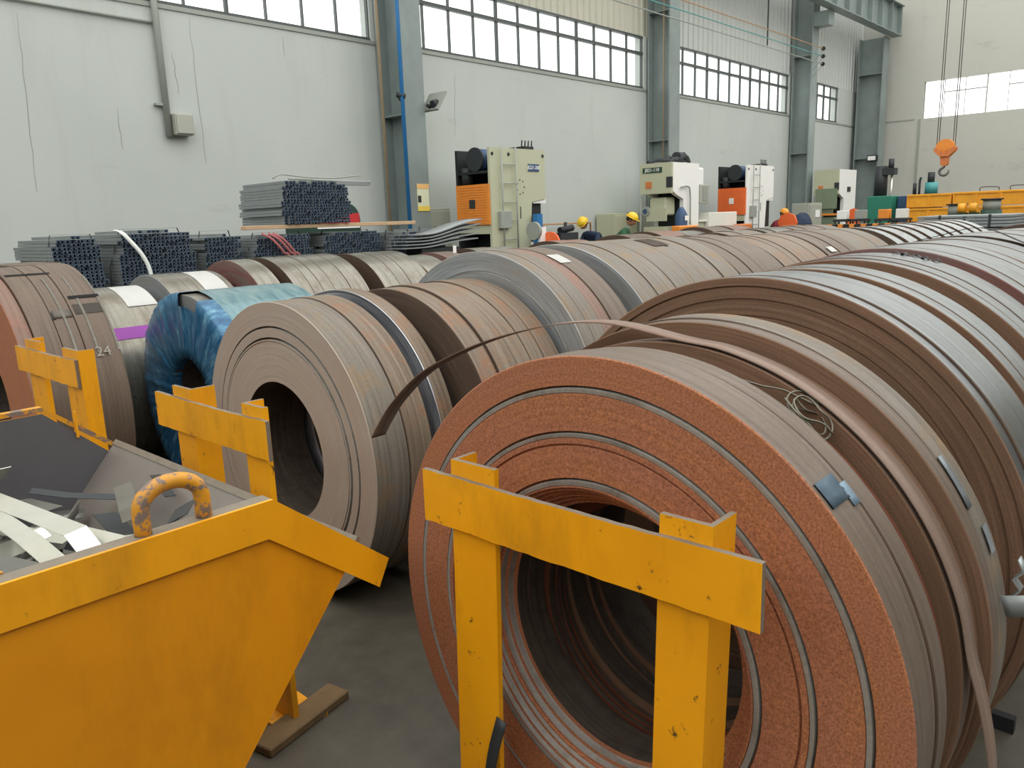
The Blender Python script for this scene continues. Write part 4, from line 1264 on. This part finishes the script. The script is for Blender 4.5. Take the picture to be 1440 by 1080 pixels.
# round white-orange guard near the first press
rg = thing('disc_guard', 'orange and white round-topped guard beside the first press', 'guard', (10.15, 8.6, 0))
bm = bmesh.new(); cyl(bm, (-.18, .06, 1.44), (-.12, .06, 1.44), .15, 24); obj('grey_disc', bm, 'conduit', rg)
obj('white_sheet', B(-.13, .02, -.06, -.01, .9, 1.50), 'white', rg)
bm = bmesh.new(); cyl(bm, (.0, -.15, 1.22), (.04, -.15, 1.22), .2, 24); obj('orange_disc', bm, 'redorange', rg)
obj('guard_leg', B(-.1, .1, .0, .1, 0, 1.2), 'blue', rg)
tag(obj('blue_post', B(10.3, 10.44, 8.84, 8.94, 0, 1.72), 'blue'), 'blue post below the throat of the first press', 'post')
dk = thing('dark_vise', 'dark machine part lying right of the round guard', 'machine part', (11.0, 8.8, 0))
obj('pedestal', B(-.25, .25, -.1, .1, 0, 1.38), 'dark', dk)
bm = bmesh.new(); cyl(bm, (-.15, 0, 1.42), (.2, 0, 1.46), .06, 10); cyl(bm, (0, 0, 1.4), (0.02, 0, 1.56), .03, 8); obj('handle', bm, 'black', dk)
tag(obj('orange_part', bevel(B(14.15, 14.9, 8.35, 8.55, 0, 1.40), .02), 'orange'), 'orange low machine part in front of the cream press', 'machine part')
tag(obj('orange_part', bevel(B(17.3, 17.9, 8.6, 8.8, 0, 1.36), .02), 'hook_orange'), 'small brown-orange box between the cream and the orange-doored press', 'box')
for i, (xx, yy_, lb) in enumerate(((20.5, 8.85, 'red-orange round guard right of the third press'), (24.3, 8.5, 'red-orange round guard in front of the fourth press'))):
    q = thing('round_guard', lb, 'guard', (xx, yy_, 0))
    bm = bmesh.new(); cyl(bm, (-.04, 0, 1.32 + .05 * i), (.04, 0, 1.32 + .05 * i), .26, 8); obj('guard_disc', bm, 'redorange', q)
    obj('guard_stand', B(-.04, .04, -.08, .08, 0, 1.1), 'dark', q)
dc = thing('dark_cover', 'dark blue tarpaulin hump left of the grey cabinet', 'cover', (21.75, 9.0, 0))
bm = bmesh.new(); bmesh.ops.create_uvsphere(bm, u_segments=16, v_segments=10, radius=.45)
for v in bm.verts: v.co = Vector((v.co.x, v.co.y * .6, 1.15 + v.co.z * .9 + .03 * math.sin(v.co.x * 20)))
obj('tarpaulin', bm, 'cloth_navy', dc); obj('stand', B(-.3, .3, -.2, .2, 0, 1.1), 'dark', dc)

# ------------------------------------------------------------------ people
def skin_body(name, verts, edges, radii, root, mat, par, sub=2):
    me = bpy.data.meshes.new(name)
    me.from_pydata(verts, edges, [])
    tmp = bpy.data.objects.new('tmp', me)
    COL.objects.link(tmp)
    sm = tmp.modifiers.new('s', 'SKIN')
    sm.use_smooth_shade = True
    for i, rr in enumerate(radii):
        d = me.skin_vertices[0].data[i]
        d.radius = (rr, rr) if not isinstance(rr, tuple) else rr
        d.use_root = (i == root)
    ss = tmp.modifiers.new('b', 'SUBSURF')
    ss.levels = ss.render_levels = sub
    dg = bpy.context.evaluated_depsgraph_get()
    m2 = bpy.data.meshes.new_from_object(tmp.evaluated_get(dg))
    bpy.data.objects.remove(tmp)
    m2.materials.clear()
    m2.materials.append(M[mat])
    o = bpy.data.objects.new(name, m2)
    COL.objects.link(o)
    o.parent = par
    return o
def person(label, x, y, rz, top, trousers, hat, bend=.25, H=1.68):
    r = thing('person', label, 'person', (x, y, 0), None, rz)
    b = bend
    sh = Vector((b * .55, 0, 1.36 - b * .12)); nk = sh + Vector((b * .12, 0, .09)); hd = nk + Vector((b * .18 + .015, 0, .15))
    vs = [(0, 0, .92), (b * .25, 0, 1.12), (sh.x, 0, sh.z - .03), tuple(nk),
          (sh.x, .17, sh.z), (sh.x + .10, .24, sh.z - .27), (sh.x + .32, .17, sh.z - .36),
          (sh.x, -.17, sh.z), (sh.x + .10, -.24, sh.z - .27), (sh.x + .32, -.17, sh.z - .36)]
    es = [(0, 1), (1, 2), (2, 3), (2, 4), (4, 5), (5, 6), (2, 7), (7, 8), (8, 9)]
    skin_body('jacket', vs, es, [.15, .14, .15, .055, .075, .052, .04, .075, .052, .04], 0, top, r)
    vs = [(0, 0, .93), (0, .09, .88), (.03, .11, .48), (0, .12, .07), (.13, .13, .035), (0, -.09, .88), (.0, -.11, .48), (-.04, -.12, .07), (.09, -.13, .035)]
    es = [(0, 1), (1, 2), (2, 3), (3, 4), (0, 5), (5, 6), (6, 7), (7, 8)]
    skin_body('trousers', vs, es, [.14, .095, .065, .048, .035, .095, .065, .048, .035], 0, trousers, r)
    bm = bmesh.new()
    bmesh.ops.create_uvsphere(bm, u_segments=20, v_segments=14, radius=.1)
    for v in bm.verts:
        c = v.co
        jaw = max(0, -c.z) * .35
        c.y *= .78 - jaw
        c.z *= 1.12
        if c.x > .07 and abs(c.y) < .03 and -.05 < c.z < .015: c.x += .018
        if c.x > .05 and .0 < c.z < .035 and .02 < abs(c.y) < .05: c.x -= .008
    head = obj('head', bm, 'skin', r, None, True)
    head.location = hd
    head.rotation_euler = (0, .25 + b * .6, 0)
    for s in (1, -1):
        bm = bmesh.new(); bmesh.ops.create_uvsphere(bm, u_segments=8, v_segments=6, radius=.012); o = obj('eye', bm, 'black', head, (.085, s * .032, .016))
        bm = bmesh.new(); bmesh.ops.create_uvsphere(bm, u_segments=8, v_segments=6, radius=.022)
        for v in bm.verts: v.co.y *= .4
        obj('ear', bm, 'skin', head, (0, s * .078, -.005))
    obj('mouth', B(.08, .092, -.022, .022, -.058, -.052), 'maroon', head)
    bm = bmesh.new(); bmesh.ops.create_uvsphere(bm, u_segments=16, v_segments=10, radius=.102)
    for v in bm.verts:
        v.co.z = max(v.co.z * 1.1, -.04); v.co.x = min(v.co.x, .05)
        v.co.y *= .84
    obj('hair', bm, 'hair', head, (-.008, 0, .005), True)
    bm = bmesh.new(); bmesh.ops.create_uvsphere(bm, u_segments=20, v_segments=12, radius=.125)
    for v in bm.verts:
        if v.co.z < 0: v.co.z = 0
        v.co.y *= .88
        v.co.z *= .95
    tube(bm, [(.125 * 1.08 * math.cos(a) + (.03 if math.cos(a) > .5 else 0), .118 * math.sin(a), .004) for a in [2 * PI * k / 20 for k in range(20)]], .008, 6, True)
    obj('hard_hat', bm, hat, head, (0, 0, .045), True)
    for s, ia in ((1, 6), (-1, 9)):
        hand = Vector((sh.x + .34, s * .165, sh.z - .365))
        bm = bmesh.new()
        box(bm, hand.x - .01, hand.x + .075, hand.y - .038, hand.y + .038, hand.z - .016, hand.z + .012)
        bmesh.ops.subdivide_edges(bm, edges=list(bm.edges), cuts=1)
        for k in range(4):
            yy2 = hand.y - .029 + k * .0193
            L = (.06, .072, .068, .052)[k if s < 0 else 3 - k]
            tube(bm, [(hand.x + .07, yy2, hand.z), (hand.x + .07 + L * .5, yy2, hand.z - .008), (hand.x + .07 + L * .85, yy2, hand.z - .032)], [.010, .009, .007], 6)
        tube(bm, [(hand.x + .01, hand.y - s * .03, hand.z), (hand.x + .04, hand.y - s * .06, hand.z - .008), (hand.x + .065, hand.y - s * .066, hand.z - .02)], [.012, .011, .008], 6)
        obj('hand', bm, 'skin', r, None, True)
    return r
person('worker in yellow hard hat and green jacket, looking down beside the wall', 13.2, 9.3, math.radians(-70), 'cloth_green', 'cloth_dark', 'helmet_y', .40)
person('worker in orange hard hat and maroon top, bent beside the third press', 21.0, 9.55, math.radians(-100), 'maroon', 'cloth_navy', 'helmet_o', .45)
person('worker with only a yellow hard hat showing low by the wall rail', 14.0, 10.15, math.radians(180), 'cloth_navy', 'cloth_dark', 'helmet_y', .8)

# ------------------------------------------------------------------ crane hook
hk = thing('crane_hook', 'orange crane hook block hanging from thin ropes at the right', 'hook', (14.0, 3.54, 2.10))
bm = bmesh.new(); cyl(bm, (-.05, 0, .40), (.05, 0, .40), .135, 28); cyl(bm, (-.06, 0, .40), (.06, 0, .40), .05, 16); obj('sheave', bm, 'orange', hk)
for s in (-.075, .06):
    bm = bmesh.new(); prism(bm, [(-.155, .40), (-.15, .36), (-.06, .27), (.06, .27), (.15, .36), (.155, .40), (.12, .41), (0, .32), (-.12, .41)], 'x', s, s + .015); obj('side_plate', bm, 'hook_orange', hk)
bm = bmesh.new(); prism(bm, [(-.06, .28), (.06, .28), (.05, .16), (.03, .13), (-.03, .13), (-.05, .16)], 'x', -.05, .05); obj('hook_housing', bm, 'hook_orange', hk)
bm = bmesh.new()
pts = [(0, 0, .15), (0, -.002, .115)] + [(0, .012 + .062 * math.cos(a), .045 + .062 * math.sin(a)) for a in [math.radians(d) for d in range(100, -1 + 100 + 235, 18)]]
pts = [(0, 0, .15), (0, 0, .11)] + [(0, .0 - .066 * math.cos(math.radians(a)), .045 + .06 * math.sin(math.radians(a))) for a in (75, 40, 5, -30, -60, -90, -120, -150, -180, -205)]
pts = [(p[0], -p[1], p[2]) for p in pts]
tube(bm, pts, [.014, .016, .02, .022, .022, .022, .022, .022, .02, .017, .013, .006], 10); obj('hook', bm, 'hook_steel', hk)
for dy in (-.13, -.10, .10, .13):
    bm = bmesh.new(); cyl(bm, (0, dy, .40), (0, dy, 9.0), .006, 6); obj('wire_rope', bm, 'rope', hk)

# ------------------------------------------------------------------ far right: yellow crates and machines
GC = 'yellow steel crates stacked along the far side'
def crate(x, y, z, w, h, d=.9, label=None):
    r = thing('yellow_crate', label or 'yellow steel crate in the wall of stacked crates at the far right', 'crate', (x, y, z), GC)
    obj('crate_body', bevel(B(0, d, -w / 2 + .006, w / 2 - .006, .0, h - .012), .012), 'crate', r)
    for yy3 in (-w / 2 + .03, 0, w / 2 - .03):
        obj('crate_rib', B(-.02, 0, yy3 - .02, yy3 + .02, 0, h - .02), 'crate', r)
    obj('crate_rim', B(-.025, .0, -w / 2 + .01, w / 2 - .01, h - .06, h - .02), 'crate', r)
    return r
for k in range(4):
    for z, h in ((0.01, .42), (.44, .42), (.87, .36), (1.24, .34), (1.59, .35)):
        if z > 1.5 and k == 0: h = .34
        crate(22.0 - .25 * max(0, k - 1), 5.86 - k * 1.06, z, 1.04, h, .9, 'yellow steel crate, %s layer, %s stack of the crate wall' % ({0.01: 'bottom', .44: 'second', .87: 'middle', 1.24: 'fourth', 1.59: 'top'}[z], ('leftmost', 'second', 'third', 'rightmost')[k]))
# wire handles on the top crates
for yy4, xx4, od in ((4.6, 22.3, 'leftmost'), (3.9, 22.0, 'second'), (3.4, 22.0, 'third'), (2.9, 21.9, 'rightmost')):
    h_ = thing('wire_handle', od + ' thin wire handle standing on the yellow crates', 'handle', (xx4, yy4, 1.925), 'wire handles on the yellow crates')
    bm = bmesh.new(); tube(bm, spline([(0, -.2, 0), (0, -.18, .09), (0, .18, .10), (0, .2, 0)], 4), .01, 6); obj('loop', bm, 'dark', h_)
# pillar drill
dr_ = thing('pillar_drill', 'grey radial drilling machine with a slim spindle on a green base', 'drill', (22.2, 7.0, 0))
bm = bmesh.new(); cyl(bm, (0, .1, 1.9), (0, .1, 2.68), .16, 20); obj('column', bm, 'dark', dr_)
bm = bmesh.new(); cyl(bm, (-.05, -.18, 1.5), (-.05, -.18, 2.5), .03, 12); obj('spindle', bm, 'scrap', dr_)
obj('head', B(-.15, .1, -.27, .1, 2.45, 2.62), 'dark', dr_)
bm = bmesh.new(); cyl(bm, (-.05, -.15, 2.6), (-.05, -.15, 2.85), .07, 12); obj('feed_motor', bm, 'dark', dr_)
obj('base', bevel(B(-.2, .4, -.25, .35, 0, 1.92), .02), 'green', dr_)
gb = simple_cab('green_cabinet', 'blue-green machine body between the drill and the yellow crates', 'machine', 22.4, 23.0, 6.45, 6.72, 1.9, 'blue_motor')
tl = thing('teal_motor', 'teal pump motor standing above the yellow crates', 'motor', (24.0, 6.35, 0))
obj('pedestal', B(-.3, .3, -.25, .35, 0, 1.95), 'dark', tl)
bm = bmesh.new(); cyl(bm, (0, 0, 1.95), (0, 0, 2.25), .16, 18); obj('motor_body', bm, 'teal', tl)
bm = bmesh.new(); cyl(bm, (0, 0.02, 2.25), (0, .02, 2.52), .09, 14); obj('motor_top', bm, 'dark', tl)
bm = bmesh.new(); tube(bm, spline([(0, .3, 1.95), (0, .3, 2.3), (0, .27, 2.4)], 4), .03, 8); tube(bm, [(0, .42, 1.95), (0, .42, 2.25)], .05, 8); obj('pump_pipe', bm, 'dark', tl)
cl = thing('column_lamp', 'small white lamp box on the corner column', 'lamp', (29.9, 9.9, 3.35))
obj('lamp_body', bevel(B(-.08, .08, -.17, .17, -.11, .11), .02), 'black', cl); obj('lamp_lens', B(-.1, -.081, -.13, .13, -.07, .07), 'white', cl)
# machine clutter in front of the crates
CL = [('green_pot', 'green cylindrical machine pot left of the pale plates', 19.0, 4.5, .22, 1.42, 'dk_green', 'conduit'),
      ('green_pot', 'green cylindrical machine pot right of the small yellow motors', 19.0, 3.85, .22, 1.50, 'dk_green', 'conduit')]
for nm, lb, xx, yy5, rr, zz, m1, m2 in CL:
    q = thing(nm, lb, 'machine', (xx, yy5, 0))
    bm = bmesh.new(); cyl(bm, (0, 0, 0), (0, 0, zz), rr * .9, 20); obj('pot_body', bm, m1, q)
    bm = bmesh.new(); cyl(bm, (0, 0, zz), (0, 0, zz + .2), rr * .75, 20); obj('pot_top', bm, m2, q)
    bm = bmesh.new(); cyl(bm, (0, 0, zz + .2), (0, 0, zz + .23), rr * .95, 20); obj('pot_lid', bm, 'dark', q)
for k, (yy6, lb) in enumerate(((4.28, 'left'), (4.07, 'right'))):
    q = thing('yellow_motor', lb + ' of the two small yellow motors between the green pots', 'motor', (18.55, yy6, 0))
    bm = bmesh.new(); cyl(bm, (0, -.06, 1.55), (0, .08, 1.55), .1, 14); obj('motor_body', bm, 'crate', q)
    obj('motor_stand', B(-.1, .1, -.08, .08, 0, 1.46), 'dk_green', q)
GB = [('work_bench', 'dark bench with a white box before the far press', 21.0, 7.6, 'white'), ('work_bench', 'dark bench with a grey machine left of the green drill base', 21.0, 7.15, 'conduit'),
      ('work_bench', 'dark bench with an orange-yellow box before the blue-green machine', 20.5, 6.42, 'orange'), ('work_bench', 'dark bench with a cream box left of the yellow crates', 20.5, 6.02, 'cream')]
for nm, lb, xx, yy7, m in GB:
    q = thing(nm, lb, 'bench', (xx, yy7, 0))
    obj('bench_top', B(-.2, .2, -.18, .18, 1.30, 1.36), 'dark', q)
    for a in (-.16, .12):
        for b in (-.16, .13): obj('leg', B(a, a + .04, b, b + .03, 0, 1.30), 'dark', q)
    obj('box_on_bench', bevel(B(-.12, .12, -.12, .12, 1.36, 1.58), .01), m, q)
bb = thing('striped_beam', 'long low beam with amber and black stripes behind the coils', 'beam', (17.5, 0, 0))
for i in range(22):
    obj('stripe_block', B(-.05, .05, 5.0 + i * .12, 5.1 + i * .12, 1.18, 1.30), 'orange' if i % 2 else 'black', bb)
obj('beam_body', B(.051, .15, 4.9, 7.7, 1.1, 1.3), 'wood', bb)
for yq in (5.0, 7.4): obj('leg', B(.06, .14, yq, yq + .1, 0, 1.1), 'dark', bb)
# pale strapped plates behind the shining coils
for i in range(4):
    q = thing('strapped_plates', ('upper left bundle', 'upper right bundle', 'lower left bundle', 'lower right bundle')[i] + ' of pale strapped plates behind the shining coils', 'bundle', (15.0, 3.65 - .72 * (i % 2), (1.26 if i < 2 else 1.0)))
    for j in range(4 if i < 2 else 5):
        obj('plate', bevel(B(-.6, .6, -.34, .34, j * .05, j * .05 + .042), .006), 'out_silver' if i > 1 else 'profile_side', q)
    obj('strap', B(-.605, -.601, -.02, .02, 0, .2), 'dark', q)
q = thing('plate_rack', 'low rack under the pale strapped plates', 'rack', (15.0, 3.3, 0))
obj('rack_top', B(-.6, .6, -1.6, .8, .92, 1.0), 'dark', q)
for a in (-.5, .4):
    for b in (-1.5, .6): obj('leg', B(a, a + .1, b, b + .1, 0, .92), 'dark', q)
for i in range(5):
    q = thing('long_sheet', ('lowest', 'second lowest', 'middle', 'second highest', 'topmost')[i] + ' of the long bright sheets lying at the right edge', 'sheet', (13.6, 2.3, 1.02 + .035 * i))
    obj('sheet', bevel(B(-.4, .4, -1.0, 1.1, 0, .028), .003), 'out_silver', q)
q = thing('sheet_rack', 'low rack under the long bright sheets', 'rack', (13.6, 2.3, 0))
obj('rack_top', B(-.4, .4, -1.0, 1.0, .95, 1.02), 'dark', q)
for a in (-.35, .25):
    for b in (-.9, .8): obj('leg', B(a, a + .1, b, b + .1, 0, .95), 'dark', q)

for o in bpy.data.objects:
    if 'len' in o.keys(): del o['len']
